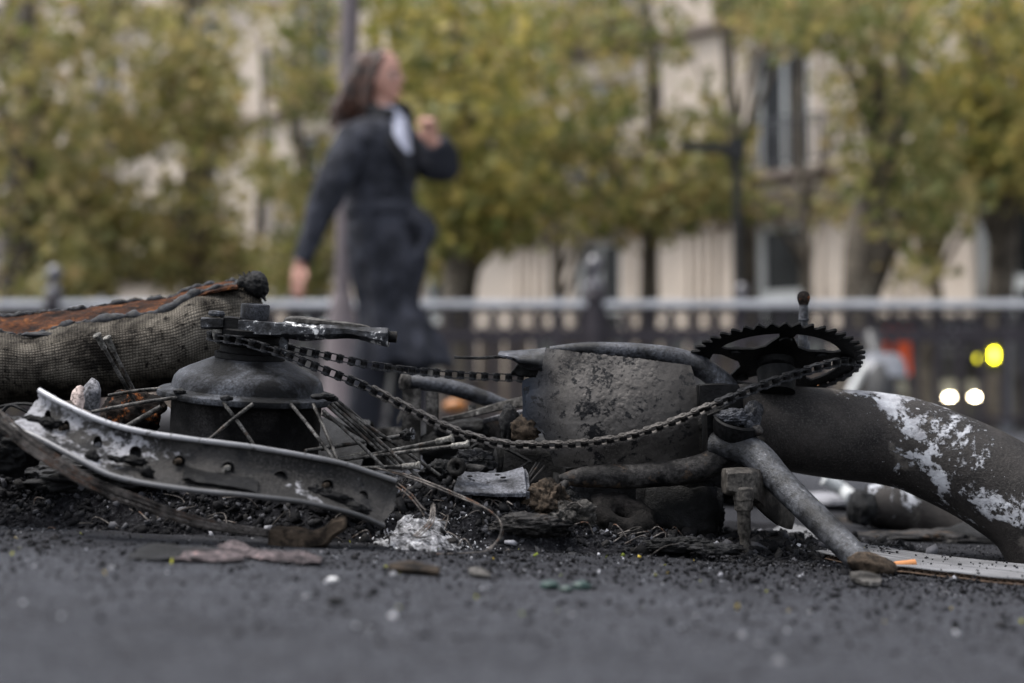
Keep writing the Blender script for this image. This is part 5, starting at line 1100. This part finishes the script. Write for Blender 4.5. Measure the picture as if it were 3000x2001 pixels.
# wall with real openings: piers and spandrels
bm = bmesh.new()
edges = [T0] + sum([[t - .65, t + .65] for t in wt], []) + [T1]
for i in range(0, len(edges), 2):
    a, b = edges[i], edges[i + 1]
    if b > a: bx(bm, Bp((a + b) / 2, 9, -.3), (b - a, .6, 18), BR)
for t in wt:
    zz = [0] + sum([[f0, f1] for f0, f1, hw in floors], []) + [18]
    for i in range(0, len(zz), 2): bx(bm, Bp(t, (zz[i] + zz[i + 1]) / 2, -.303), (1.3, .594, zz[i + 1] - zz[i]), BR)
bx(bm, Bp((T0 + T1) / 2, 9, -1.6), (T1 - T0, .2, 18), BR)
from_bm('wall', bm, M['stone'], bld)
for k, t in enumerate(wt):
    for fi, (f0, f1, hw) in enumerate(floors):
        if fi == 3 and t < 8: continue
        w_ = bmesh.new(); wd = .62
        for s_ in (-1, 1): bx(w_, Bp(t + s_ * (wd - .06), (f0 + f1) / 2, -.18), (.15, .08, f1 - f0), BR)
        bx(w_, Bp(t, f1 - .06, -.178), (wd * 2, .08, .12), BR); bx(w_, Bp(t, f0 + .06, -.178), (wd * 2, .08, .12), BR)
        if fi == 0: bx(w_, Bp(t, f0 + 1.35, -.176), (wd * 2, .10, .26), BR)
        else: bx(w_, Bp(t, (f0 + f1) / 2, -.176), (.10, .08, f1 - f0), BR)
        if fi == 0 and k % 2 == 1: bx(w_, Bp(t, (f0 + f1) / 2, -.174), (.08, .08, f1 - f0), BR)
        wf = from_bm('window', w_, M['frame'], bld)
        bbox('pane', t - wd, t + wd, f0, f1, -.22, -.20, M['pane'], wf)
        if (k * 7 + fi * 3) % 4 == 0: bbox('curtain', t - wd, t - .1, f0, f1, -.34, -.32, M['curtain'], wf)
        # surround
        s2 = bmesh.new()
        for s_ in (-1, 1): bx(s2, Bp(t + s_ * .76, (f0 + f1) / 2, .03), (.20, .08, f1 - f0 + .1), BR)
        bx(s2, Bp(t, f1 + .14, .05), (1.9, .14, .18), BR, .02); from_bm('window_surround', s2, M['stone'], bld)
        if fi >= 1 and k < 12:
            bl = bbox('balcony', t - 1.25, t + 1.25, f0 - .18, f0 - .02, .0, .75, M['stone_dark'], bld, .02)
            r_ = bmesh.new(); zb = f0 - .02
            bx(r_, Bp(t, zb + .98, .70), (2.4, .05, .05), BR); bx(r_, Bp(t, zb + .14, .70), (2.4, .04, .04), BR); bx(r_, Bp(t, zb + .82, .70), (2.4, .03, .03), BR)
            for q_ in range(21): bx(r_, Bp(t - 1.18 + q_ * .118, zb + .55, .70), (.025, .025, .84), BR)
            for s_ in (-1, 1):
                bx(r_, Bp(t + s_ * 1.2, zb + .98, .35), (.05, .7, .05), BR)
                for q_ in range(5): bx(r_, Bp(t + s_ * 1.2, zb + .5, .1 + q_ * .14), (.025, .025, .96), BR)
            from_bm('balcony_railing', r_, M['iron'], bl)
            for s_ in (-1, 1):
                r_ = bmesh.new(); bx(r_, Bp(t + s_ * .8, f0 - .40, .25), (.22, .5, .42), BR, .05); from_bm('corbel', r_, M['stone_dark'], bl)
    # fluted pilaster beside each ground floor window
    pz_ = bmesh.new()
    for q_ in range(4): bx(pz_, Bp(t + 1.55 + q_ * .22, 2.3, .05), (.15, .10, 3.4), BR, .02)
    bx(pz_, Bp(t + 1.88, 4.06, .07), (1.1, .2, .14), BR, .02); bx(pz_, Bp(t + 1.88, .45, .06), (1.1, .2, .3), BR, .02)
    from_bm('pilaster', pz_, M['stone'], bld)
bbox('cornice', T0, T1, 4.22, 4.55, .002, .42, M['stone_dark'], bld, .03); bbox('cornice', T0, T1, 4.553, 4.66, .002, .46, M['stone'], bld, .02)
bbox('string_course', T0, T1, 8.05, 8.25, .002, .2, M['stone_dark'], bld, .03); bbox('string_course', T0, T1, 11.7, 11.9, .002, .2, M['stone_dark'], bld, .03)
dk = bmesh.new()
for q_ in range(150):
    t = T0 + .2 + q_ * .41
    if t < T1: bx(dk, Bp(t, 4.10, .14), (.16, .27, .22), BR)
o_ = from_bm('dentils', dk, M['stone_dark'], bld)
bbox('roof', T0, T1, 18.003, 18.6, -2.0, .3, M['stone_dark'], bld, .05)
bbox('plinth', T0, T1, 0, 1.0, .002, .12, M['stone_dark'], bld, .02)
# pavement in front of the building
pv = bmesh.new(); bx(pv, Bp((T0 + T1) / 2, .065, 2.2), (T1 - T0, 4.1, .13), BR, .01); tag(from_bm('pavement', pv, M['conc']), kind='structure')
# shop kiosk row with sign
def shop():
    Y_ = 20.0; e = empty('shop_front', D(2200, 985, Y_), 'low black shop front with orange sign panel and pale lettering at right', 'shop')
    def pb(name, u0, u1, v0, v1, y, dy, mat, parent=e, bev=.01):
        a, b = D(u0, v0, y), D(u1, v1, y); bm = bmesh.new(); bx(bm, (a + b) / 2 + Vector((0, dy / 2, 0)), (abs(b.x - a.x), dy, abs(a.z - b.z)), None, bev); return from_bm(name, bm, mat, parent)
    def D0(u, v, y): return D(u, v, y)
    pb('wall', 1975, 2420, 728, 985, Y_, .3, M['shopblack'])
    pb('orange_panel', 2028, 2092, 752, 862, Y_ - .04, .03, M['orange']); pb('orange_panel', 1978, 1996, 765, 850, Y_ - .04, .03, M['orange'])
    sg = pb('sign_board', 2112, 2300, 738, 828, Y_ - .05, .04, M['shopblack'])
    r3 = random.Random(3); u = 2126
    for w_ in (10, 9, 12, 9, 11, 0, 13, 8, 12, 11):
        if w_: 
            pb('letter', u, u + 4, 748, 786, Y_ - .07, .015, M['letter'], sg, .002)
            pb('letter', u + 4.2, u + w_ - 1, (748, 765, 778)[r3.randrange(3)], (756, 772, 786)[2] if r3.random() < .3 else 0 or 790, Y_ - .07, .012, M['letter'], sg, .002)
        u += w_ + 4 if w_ else 12
    M['dimletter'] = plain('dim_lettering', (.2, .2, .22), .7)
    for i in range(14): pb('letter', 2136 + i * 9, 2140 + i * 9, 803, 817, Y_ - .07, .012, M['dimletter'], sg, .001)
    for i in range(4): pb('window', 2032 + i * 62, 2082 + i * 62, 872, 905, Y_ - .03, .02, M['milk'])
    pb('doorway', 2262, 2420, 870, 985, Y_ - .02, .02, M['pane'])
    pb('awning', 2270, 2420, 735, 860, Y_ - .5, .5, M['iron'])
    for k, (u, v) in enumerate(((2125, 913), (2180, 912), (2239, 912))):
        c = D(u, v, Y_ - .35); lathe('ceiling_lamp', [(.02, -.02), (.052, -.015), (.052, .012), (.03, .03)], M['lampw'], e, Matrix.Translation(c), 16)
        tube('lamp_stem', [c + Vector((0, .0, .03)), c + Vector((0, .33, .05))], .01, M['iron'], e, seg=6, sub=1)
    return e
shop()
ps = empty('signal_post', (D(2282, 960, 15).x, 15, 0), 'grey post carrying two glowing yellow lamps at far right', 'signal post')
tube('shaft', [Vector((ps.location.x + .13, 15, 0)), Vector((ps.location.x + .13, 15, 1.4))], .06, M['grey_paint'], ps, seg=14, sub=2)
bm = bmesh.new(); bx(bm, D(2283, 816, 15) + Vector((0, .1, 0)), (.16, .14, .34), None, .02); from_bm('lamp_housing', bm, M['pole'], ps)
for v in (808, 815, 822): lathe('lamp', [(.01, -.02), (.028, -.02), (.030, 0), (.02, .02), (.005, .025)], M['lampy'], ps, Matrix.Translation(D(2283, v, 14.98)) @ Matrix.Rotation(R(90), 4, 'X'), 12)
lathe('lamp', [(.01, -.02), (.04, -.02), (.045, 0), (.03, .02), (.005, .025)], M['lampy2'], ps, Matrix.Translation(D(2250, 823, 14.98)) @ Matrix.Rotation(R(90), 4, 'X'), 12)
bm = bmesh.new(); bx(bm, D(2262, 826, 15) + Vector((0, .08, 0)), (.14, .05, .10), None, .01); from_bm('bracket', bm, M['pole'], ps)
# parked vans / dark low wall behind the fence
def hoarding():
    Y_ = 19.0; e = empty('site_hoarding', (D(1400, 985, Y_).x, Y_, 0), 'brown grey hoarding panels with pale openings seen through the railing', 'hoarding')
    u = 380; k = 0; r4 = random.Random(9)
    M['h1'] = plain('hoarding_brown', (.15, .12, .10), .8, var=.4, scale=2); M['h2'] = plain('hoarding_grey', (.20, .195, .19), .8, var=.4, scale=2); M['h3'] = plain('hoarding_tan', (.32, .27, .20), .8, var=.3, scale=2)
    while u < 1960:
        wd = r4.choice([60, 75, 90]); a, b = D(u, 755, Y_), D(u + wd - 4, 1000, Y_); bm = bmesh.new()
        bx(bm, Vector(((a.x + b.x) / 2, Y_ + r4.uniform(0, .05), a.z / 2)), (b.x - a.x, .05, a.z), None, .008)
        pnl = from_bm('panel', bm, M[r4.choice(['h1', 'h2', 'h1', 'h2', 'h3'])], e)
        if r4.random() < .45:
            p0, p1 = D(u + 10, 778, Y_), D(u + wd - 16, 812, Y_); bm = bmesh.new(); bx(bm, Vector(((p0.x + p1.x) / 2, Y_ - .05, (p0.z + p1.z) / 2)), (p1.x - p0.x, .03, p0.z - p1.z), None, .005); from_bm('pale_notice', bm, M['milk'], pnl)
        u += wd; k += 1
hoarding()
# ================================================================== TREES
def leaf_mesh(name, blobs, per, size, mat, parent, seed):
    r = np.random.RandomState(seed); P = []
    for c, rad in blobs:
        k = int(per * (rad / .5) ** 2 * r.uniform(.7, 1.3)); d = r.normal(size=(k, 3)); d /= np.linalg.norm(d, axis=1)[:, None]
        P.append(np.array(c) + d * (r.rand(k, 1) ** .45) * rad * np.array([1.15, 1, .85]))
    P = np.vstack(P); n = len(P); a = r.normal(size=(n, 3)); a /= np.linalg.norm(a, axis=1)[:, None]; b = np.cross(a, r.normal(size=(n, 3))); b /= np.linalg.norm(b, axis=1)[:, None]
    s = (size * r.uniform(.5, 1.5, n))[:, None]; nn = np.cross(a, b) * s * .12
    V = np.stack([P - a * s * .5, P + b * s * .42 + nn, P + a * s * .5, P - b * s * .42 + nn], 1).reshape(-1, 3)
    F = np.arange(n * 4).reshape(n, 4)
    me = bpy.data.meshes.new(name); me.vertices.add(n * 4); me.vertices.foreach_set('co', V.ravel()); me.loops.add(n * 4); me.loops.foreach_set('vertex_index', F.ravel().astype(np.int32)); me.polygons.add(n)
    me.polygons.foreach_set('loop_start', np.arange(0, n * 4, 4, dtype=np.int32)); me.update(calc_edges=True)
    o = link(name, me, mat, parent, False); o['kind'] = 'stuff'; return o
GAPS = [(260, 330, 28, 30), (150, 205, 24, 30), (400, 330, 22, 40), (450, 420, 35, 40), (1010, 300, 0, 0), (1280, 230, 20, 30), (1330, 150, 26, 30), (1560, 210, 45, 45), (1450, 330, 24, 30), (660, 330, 25, 40), (80, 590, 50, 40), (300, 640, 60, 30), (1150, 610, 60, 70), (2240, 300, 30, 30), (2330, 520, 40, 60), (2000, 520, 30, 30), (1870, 130, 45, 45), (1240, 520, 50, 40), (580, 185, 55, 110), (578, 495, 70, 70), (1785, 300, 85, 130), (1620, 60, 40, 60), (1900, 300, 60, 100), (1700, 600, 190, 110), (1370, 640, 130, 90), (455, 55, 24, 50), (1500, 240, 30, 40), (2190, 560, 60, 50), (1810, 160, 50, 60), (1350, 420, 30, 50)]
def tree(u0, Y_, ells, n, mat, label, seed, tr=.16, per=150, size=.13, limbs=6, trunk_top=None, leaftop=None, lean=0):
    r = random.Random(seed); base = D(u0, 960, Y_); base.z = 0
    e = empty('street_tree', base, label, 'tree', 'leafy street trees in front of the facade')
    n = int(n * 2.1); per = int(per * .215); size *= 1.1; blobs = []
    tries = 0
    while len(blobs) < n and tries < n * 30:
        tries += 1; cu, cv, ru, rv = ells[r.randrange(len(ells))]
        a, q = r.uniform(0, 2 * math.pi), math.sqrt(r.random()); u, v = cu + ru * q * math.cos(a), cv + rv * q * math.sin(a)
        if any(((u - g[0]) / (g[2] + 12)) ** 2 + ((v - g[1]) / (g[3] + 12)) ** 2 < 1 for g in GAPS): continue
        y = Y_ + r.uniform(-1.6, 1.6); c = D(u, v, y)
        blobs.append((c, r.uniform(.14, .46)))
    leaf_mesh('crown', blobs, per, size, mat, e, seed)
    tops = max(b[0].z for b in blobs); g = []
    hgt = trunk_top or tops * .9; tp = Vector((base.x + lean, Y_, hgt))
    mid = [base + (tp - base) * t + Vector((r.uniform(-.15, .15), r.uniform(-.1, .1), 0)) * (t > 0) for t in (0, .25, .5, .75, 1)]
    g.append(tube_geo(mid, [tr * 1.25, tr, tr * .85, tr * .6, tr * .3], seg=14, sub=5, noise=.02, nscale=4, seed=seed))
    V, F = join_geo(g); mk('trunk', V, F, M['bark'], e)
    for k in range(limbs):
        c, rad = blobs[r.randrange(len(blobs))]; t = min(.95, max(.3, (c.z - .6) / hgt - .15)); s_ = base + (tp - base) * t
        V, F = tube_geo([s_, s_ * .5 + c * .5 + Vector((0, 0, .15)), c], [tr * .45, tr * .28, tr * .08], seg=8, sub=5, noise=.008, nscale=6, seed=k); mk('limb', V, F, M['bark'], e)
    return e
tree(430, 17, [(470, 200, 70, 180), (330, 150, 190, 230), (300, 400, 230, 160), (450, 560, 120, 90), (220, 560, 120, 80)], 150, M['leafA'], 'dense olive tree filling the left of the view, dark trunk', 1, .15, per=150)
tree(40, 15.5, [(60, 100, 200, 230), (60, 420, 160, 190), (120, 640, 70, 50)], 110, M['leafA'], 'yellowing olive tree at the left edge of the view', 2, .2, per=150)
tree(690, 21, [(700, 120, 90, 190), (690, 430, 110, 130), (650, 620, 130, 50)], 90, M['leafC'], 'darker green tree between the pale wall gap and the lamp post', 3, .14, per=130)
tree(1070, 15, [(1010, 120, 200, 160), (1060, 330, 180, 140), (1090, 470, 110, 80)], 150, M['leafB'], 'yellow green tree directly behind the woman', 4, .13, per=150, lean=-.2)
tree(1080, 18, [(1130, 260, 180, 220), (1050, 560, 110, 80), (1180, 470, 110, 60)], 90, M['leafC'], 'dark green tree standing behind the yellow green one', 5, .17, per=130)
tree(1480, 19, [(1420, 140, 220, 190), (1520, 330, 170, 120), (1500, 480, 180, 50), (1290, 360, 80, 120)], 130, M['leafC'], 'dark leaved tree right of centre with pale wall showing through', 6, .12, per=120, trunk_top=9)
tree(1965, 14, [(2000, 120, 120, 180), (2040, 330, 120, 110), (1900, 60, 150, 60), (2110, 470, 80, 120)], 120, M['leafC'], 'dark branching tree with leaning trunk right of the window', 7, .17, per=110, size=.11, limbs=12, lean=.5)
tree(2300, 17, [(2270, 120, 190, 180), (2330, 340, 120, 130), (2200, 260, 120, 110)], 130, M['leafB'], 'yellow green tree at the upper right edge', 8, .18, per=150, limbs=8)
tree(1700, 18.5, [(1640, 90, 130, 130), (1600, 420, 110, 80), (1700, 480, 90, 50), (1800, 40, 120, 50)], 70, M['leafC'], 'thin leaved tree behind the black pole', 9, .10, per=110, trunk_top=9, limbs=8)
tree(2150, 19, [(2160, 400, 130, 60), (2250, 450, 110, 60), (2100, 610, 50, 50)], 32, M['leafA'], 'sparse low branches in front of the right hand windows', 10, .10, per=100, limbs=8)
tree(600, 23, [(480, 120, 160, 160), (560, 360, 130, 130), (500, 560, 130, 70), (780, 500, 60, 90)], 75, M['leafA'], 'thin airy tree further back, left of the lamp post', 11, .10, per=120, limbs=5)
tree(1290, 22, [(1260, 100, 130, 140), (1330, 300, 130, 130), (1230, 520, 90, 60), (1420, 470, 130, 40)], 75, M['leafB'], 'thin yellow green tree further back, right of the woman', 12, .10, per=120, limbs=5)
tree(1850, 22, [(1830, 60, 150, 80), (1940, 250, 70, 90), (1930, 440, 90, 60), (1650, 330, 60, 60)], 45, M['leafA'], 'sparse airy tree further back, near the first floor window', 13, .10, per=110, limbs=5)
# ================================================================== THE WOMAN
WY = 6.0
def W(u, v, dy=0): return D(u, v, WY + dy)
px_ = WY / 3265
def ring_sec(v, uL, uR, dp, dy=0, n=20):
    cu = (uL + uR) / 2; ru = (uR - uL) / 2 * px_; c = W(cu, v, dy)
    return [c + Vector((ru * math.cos(2 * math.pi * j / n), dp * math.sin(2 * math.pi * j / n), 0)) for j in range(n)]
def loft_geo(secs, sub=4):
    A = np.array([[list(p) for p in s_] for s_ in secs]); B = np.array([catmull(A[:, j], sub) for j in range(A.shape[1])]).transpose(1, 0, 2); n, m = B.shape[:2]
    F = [(i * m + j, (i + 1) * m + j, (i + 1) * m + (j + 1) % m, i * m + (j + 1) % m) for i in range(n - 1) for j in range(m)] + [tuple(range(m)), tuple((n - 1) * m + j for j in range(m))[::-1]]
    return B.reshape(-1, 3), F
wm = empty('person', W(880, 1035), 'woman in a long dark belted coat striding to the right with a raised fist', 'person')
wm.location.z = 0
# body: one continuous surface
g = []
g.append(loft_geo([ring_sec(121, 845, 893, .045), ring_sec(128, 826, 908, .066), ring_sec(145, 816, 917, .077), ring_sec(165, 816, 921, .080), ring_sec(185, 820, 922, .078), ring_sec(205, 830, 918, .068), ring_sec(222, 850, 914, .052), ring_sec(234, 872, 908, .032)]))
g.append(ell_geo(W(919, 184, -.024), (.016, .014, .022), Matrix.Rotation(R(-20), 3, 'Y'), 12, 8)); g.append(ell_geo(W(913, 211, -.022), (.014, .026, .006), None, 12, 6)); g.append(ell_geo(W(913, 216, -.022), (.013, .022, .006), None, 12, 6)); g.append(ell_geo(W(902, 229, -.016), (.020, .024, .013), None, 12, 8))
g.append(ell_geo(W(912, 162), (.016, .05, .010), None, 12, 6)); g.append(ell_geo(W(862, 182, -.078), (.014, .008, .026), Matrix.Rotation(R(12), 3, 'Y'), 12, 8)); g.append(ell_geo(W(862, 182, .078), (.014, .008, .026), None, 12, 8))
g.append(loft_geo([ring_sec(205, 838, 892, .045), ring_sec(240, 850, 898, .048), ring_sec(268, 850, 908, .06), ring_sec(300, 818, 935, .14), ring_sec(360, 812, 940, .15), ring_sec(440, 818, 940, .125), ring_sec(500, 818, 948, .13), ring_sec(570, 815, 965, .15), ring_sec(620, 815, 955, .15)]))
def limb(ps, rs): g.append(tube_geo(ps, rs, seg=14, sub=5))
limb([W(835, 312, -.10), W(775, 400, -.19), W(738, 480, -.20), W(708, 560, -.21), W(688, 610, -.21)], [.055, .046, .040, .034, .026])
limb([W(920, 312, .10), W(970, 355, .10), W(1018, 388, .02), W(1010, 350, -.02), W(995, 325, -.05)], [.055, .046, .042, .034, .027])
# legs
limb([W(872, 600, -.06), W(868, 720, -.05), W(850, 830, -.05), W(835, 930, -.04), W(835, 1005, -.02)], [.075, .052, .052, .045, .034])
limb([W(900, 600, .06), W(915, 720, .06), W(945, 820, .06), W(935, 910, .04), W(925, 1005, .03)], [.075, .052, .052, .045, .034])
def hand(w, d, side, curl, sz=1.0, thumb=1):
    """w wrist, d direction of the palm, side: across the palm"""
    d = Vector(d).normalized(); side = Vector(side).normalized(); nrm = d.cross(side)
    g.append(tube_geo([w, w + d * .035 * sz, w + d * .080 * sz], [.024 * sz, .032 * sz, .032 * sz], seg=14, sub=3, squash=(1, .55) if abs(side.y) < .5 else (.6, 1)))
    for i, (o_, ln) in enumerate(((-.030, .062), (-.010, .075), (.010, .070), (.029, .054))):
        p = w + d * .076 * sz + side * o_ * sz; q = p; pts = [p - d * .012]; dd_ = d.copy()
        for s_ in range(3):
            pts.append(q.copy()); q = q + dd_ * ln / 3 * sz; dd_ = Quaternion(side, curl) @ dd_
        pts.append(q); g.append(tube_geo(pts, [.0095 * sz, .0095 * sz, .009 * sz, .0083 * sz, .0065 * sz], seg=8, sub=2))
    p = w + d * .025 * sz - side * .028 * sz * thumb; td = (d * .7 - side * .8 * thumb + nrm * .3).normalized()
    g.append(tube_geo([p, p + td * .03 * sz, p + td * .03 * sz + (td + d * .8).normalized() * .03 * sz], [.013 * sz, .011 * sz, .008 * sz], seg=8, sub=3))
hand(W(690, 607, -.21), (-.10, -.05, -1), (.75, -.65, 0), .35, 1.0, -1)
hand(W(992, 333, -.05), (-.15, -.25, 1), (.8, -.5, 0), 1.25, 1.05, 1)
remesh('body', g, .0055, M['skin'], wm, 2)
# eyes, brows
for s_ in (-1, 1):
    ec = W(903 if s_ < 0 else 917, 175, -.056 if s_ < 0 else .000); V, F = ell_geo(ec, (.012, .012, .0085), None, 14, 10); ey = mk('eye', V, F, M['paperwhite'], wm)
    V, F = ell_geo(ec + Vector((.006, -.006, 0)), (.0068, .0068, .0068), None, 10, 8); mk('iris', V, F, M['hair'], ey)
    V, F = tube_geo([W(914, 164, -.040), W(904, 162, -.060), W(893, 165, -.074)] if s_ < 0 else [W(919, 164, -.012), W(921, 162, .006), W(918, 165, .022)], [.003, .0045, .002], seg=6); mk('eyebrow', V, F, M['hair'], wm)
V, F = tube_geo([W(914, 213, -.046), W(922, 213, -.024), W(921, 213, 0)], [.002, .0042, .002], seg=8); mk('lips', V, F, plain('lip', (.42, .14, .12), .5), wm)
# hair
hg = [loft_geo([ring_sec(116, 846, 884, .03), ring_sec(122, 825, 896, .062), ring_sec(138, 808, 888, .083), ring_sec(160, 802, 872, .090), ring_sec(185, 796, 860, .090), ring_sec(215, 788, 850, .086), ring_sec(245, 782, 845, .078), ring_sec(268, 784, 842, .055), ring_sec(282, 792, 825, .02)])]
for s_ in (-1, 1): hg.append(tube_geo([W(880, 126, s_ * .05), W(862, 148, s_ * .076), W(850, 180, s_ * .082), W(842, 215, s_ * .078), W(838, 250, s_ * .07), W(830, 275, s_ * .05)], [.02, .022, .022, .024, .024, .01], seg=10, sub=4))
for k in range(26):
    r5 = random.Random(k); a_ = r5.uniform(-.08, .08); hg.append(tube_geo([W(812, 170, a_), W(792 + r5.uniform(-6, 6), 215, a_), W(776 + r5.uniform(-12, 16), 250, a_ * .9), W(768 + r5.uniform(-14, 40), 292 + r5.uniform(-20, 12), a_ * .8)], [.022, .018, .012, .003], seg=8, sub=4))
remesh('hair', hg, .006, M['hair'], wm, 2, lambda P: fbm(P * np.array([60, 60, 8]), 3, 4) * .006)
# shirt
V, F = loft_geo([ring_sec(248, 868, 912, .05), ring_sec(275, 870, 932, .06), ring_sec(310, 870, 945, .09), ring_sec(350, 850, 948, .12)]); mk('shirt', V, F, M['shirt'], wm)
# coat
cg_ = [loft_geo([ring_sec(284, 818, 912, .115, -.0), ring_sec(300, 795, 932, .165), ring_sec(330, 780, 950, .18), ring_sec(380, 784, 958, .17), ring_sec(430, 792, 956, .155), ring_sec(475, 799, 958, .145), ring_sec(505, 798, 966, .15), ring_sec(545, 796, 972, .16), ring_sec(600, 799, 978, .17), ring_sec(650, 810, 966, .17), ring_sec(700, 822, 962, .17), ring_sec(750, 828, 985, .18), ring_sec(800, 832, 1015, .19), ring_sec(834, 834, 1036, .195)])]
cg_.append(tube_geo([W(812, 318, -.11), W(776, 395, -.19), W(736, 480, -.21), W(708, 555, -.215), W(690, 603, -.21)], [.078, .068, .062, .052, .047], seg=18, sub=5))
cg_.append(tube_geo([W(915, 318, .11), W(965, 365, .10), W(1012, 388, .03), W(1018, 360, -.01), W(1003, 330, -.045)], [.078, .070, .064, .058, .052], seg=18, sub=5))
cg_.append(tube_geo([W(945, 485, -.10), W(966, 505, -.12), W(988, 530, -.12), W(978, 565, -.11), W(958, 600, -.10)], [.03, .038, .036, .034, .02], seg=12, sub=4))
def folds(P):
    a = np.arctan2(P[:, 1] - WY, P[:, 0] - W(890, 600).x); low = np.clip((1.05 - P[:, 2]) / .5, 0, 1)
    return .020 * np.sin(a * 7 + P[:, 2] * 3 + 2 * fbm(P * 2.0, 2, 3)) * low + fbm(P * np.array([9, 9, 5]), 4, 6) * .024
coat = remesh('coat', cg_, .008, M['coat'], wm, 3, folds)
# belt, collar, lapels
V, F = loft_geo([ring_sec(472, 793, 966, .158), ring_sec(477, 791, 968, .161), ring_sec(494, 791, 970, .162), ring_sec(499, 793, 968, .159)], 2); mk('belt', V, F, M['coat'], coat)
M['fur'] = burnt('black_collar', (.006, .006, .008), (.016, .016, .018), None, 20, 200, .5, .6, .9, .004)
cl = [tube_geo([W(905, 262, -.09), W(872, 262, -.085), W(846, 252, -.05), W(838, 250, .0), W(846, 252, .06), W(880, 250, .085), W(925, 252, .06), W(940, 262, .02)], [.026, .034, .038, .036, .036, .036, .034, .020], seg=12, sub=5),
      tube_geo([W(872, 270, -.11), W(895, 320, -.145), W(925, 370, -.15), W(948, 420, -.13)], [.03, .032, .026, .012], seg=12, sub=5, squash=(1, .5)), tube_geo([W(930, 262, .03), W(940, 300, .02), W(948, 345, -.02), W(950, 400, -.07)], [.026, .028, .022, .010], seg=12, sub=5)]
remesh('collar', cl, .007, M['fur'], coat, 2, lambda P: fbm(P * 60, 3, 4) * .006)
# white shirt wedge visible between the lapels
rows = [[W(893, 258, -.06), W(915, 262, -.05), W(932, 268, -.02)], [W(898, 290, -.13), W(922, 294, -.12), W(938, 298, -.05)], [W(915, 325, -.165), W(930, 328, -.15), W(942, 330, -.09)], [W(935, 350, -.165), W(940, 350, -.155), W(945, 350, -.12)]]
sheet('shirt_front', rows_grid(rows, 4, 4), .006, M['shirt'], coat)
# trousers and shoes
tg = [tube_geo([W(876, 720, -.04), W(852, 830, -.05), W(838, 930, -.04), W(837, 992, -.02)], [.075, .085, .075, .07], seg=16, sub=5), tube_geo([W(912, 700, .06), W(945, 820, .06), W(936, 910, .04), W(926, 992, .03)], [.075, .085, .075, .07], seg=16, sub=5), ell_geo(W(885, 660), (.14, .13, .12), None, 16, 10)]
remesh('trousers', tg, .008, M['navy'], wm, 2, lambda P: fbm(P * 12, 3, 4) * .006)
for (u, dy) in ((845, -.02), (935, .03)):
    a = W(u, 1018, dy); z0 = float(gz(a.x, a.y)); a.z = z0 + .05
    V, F = slab = loft_geo([[a + Vector((x_, w_ * math.sin(t), h_ * math.cos(t) - .05 + h_)) for t in np.linspace(0, 2 * math.pi, 14, endpoint=False)] for x_, w_, h_ in ((-.09, .015, .02), (-.08, .035, .045), (-.02, .042, .05), (.06, .046, .035), (.13, .044, .028), (.165, .02, .015))], 3); mk('shoe', V, F, M['shoe'], wm)
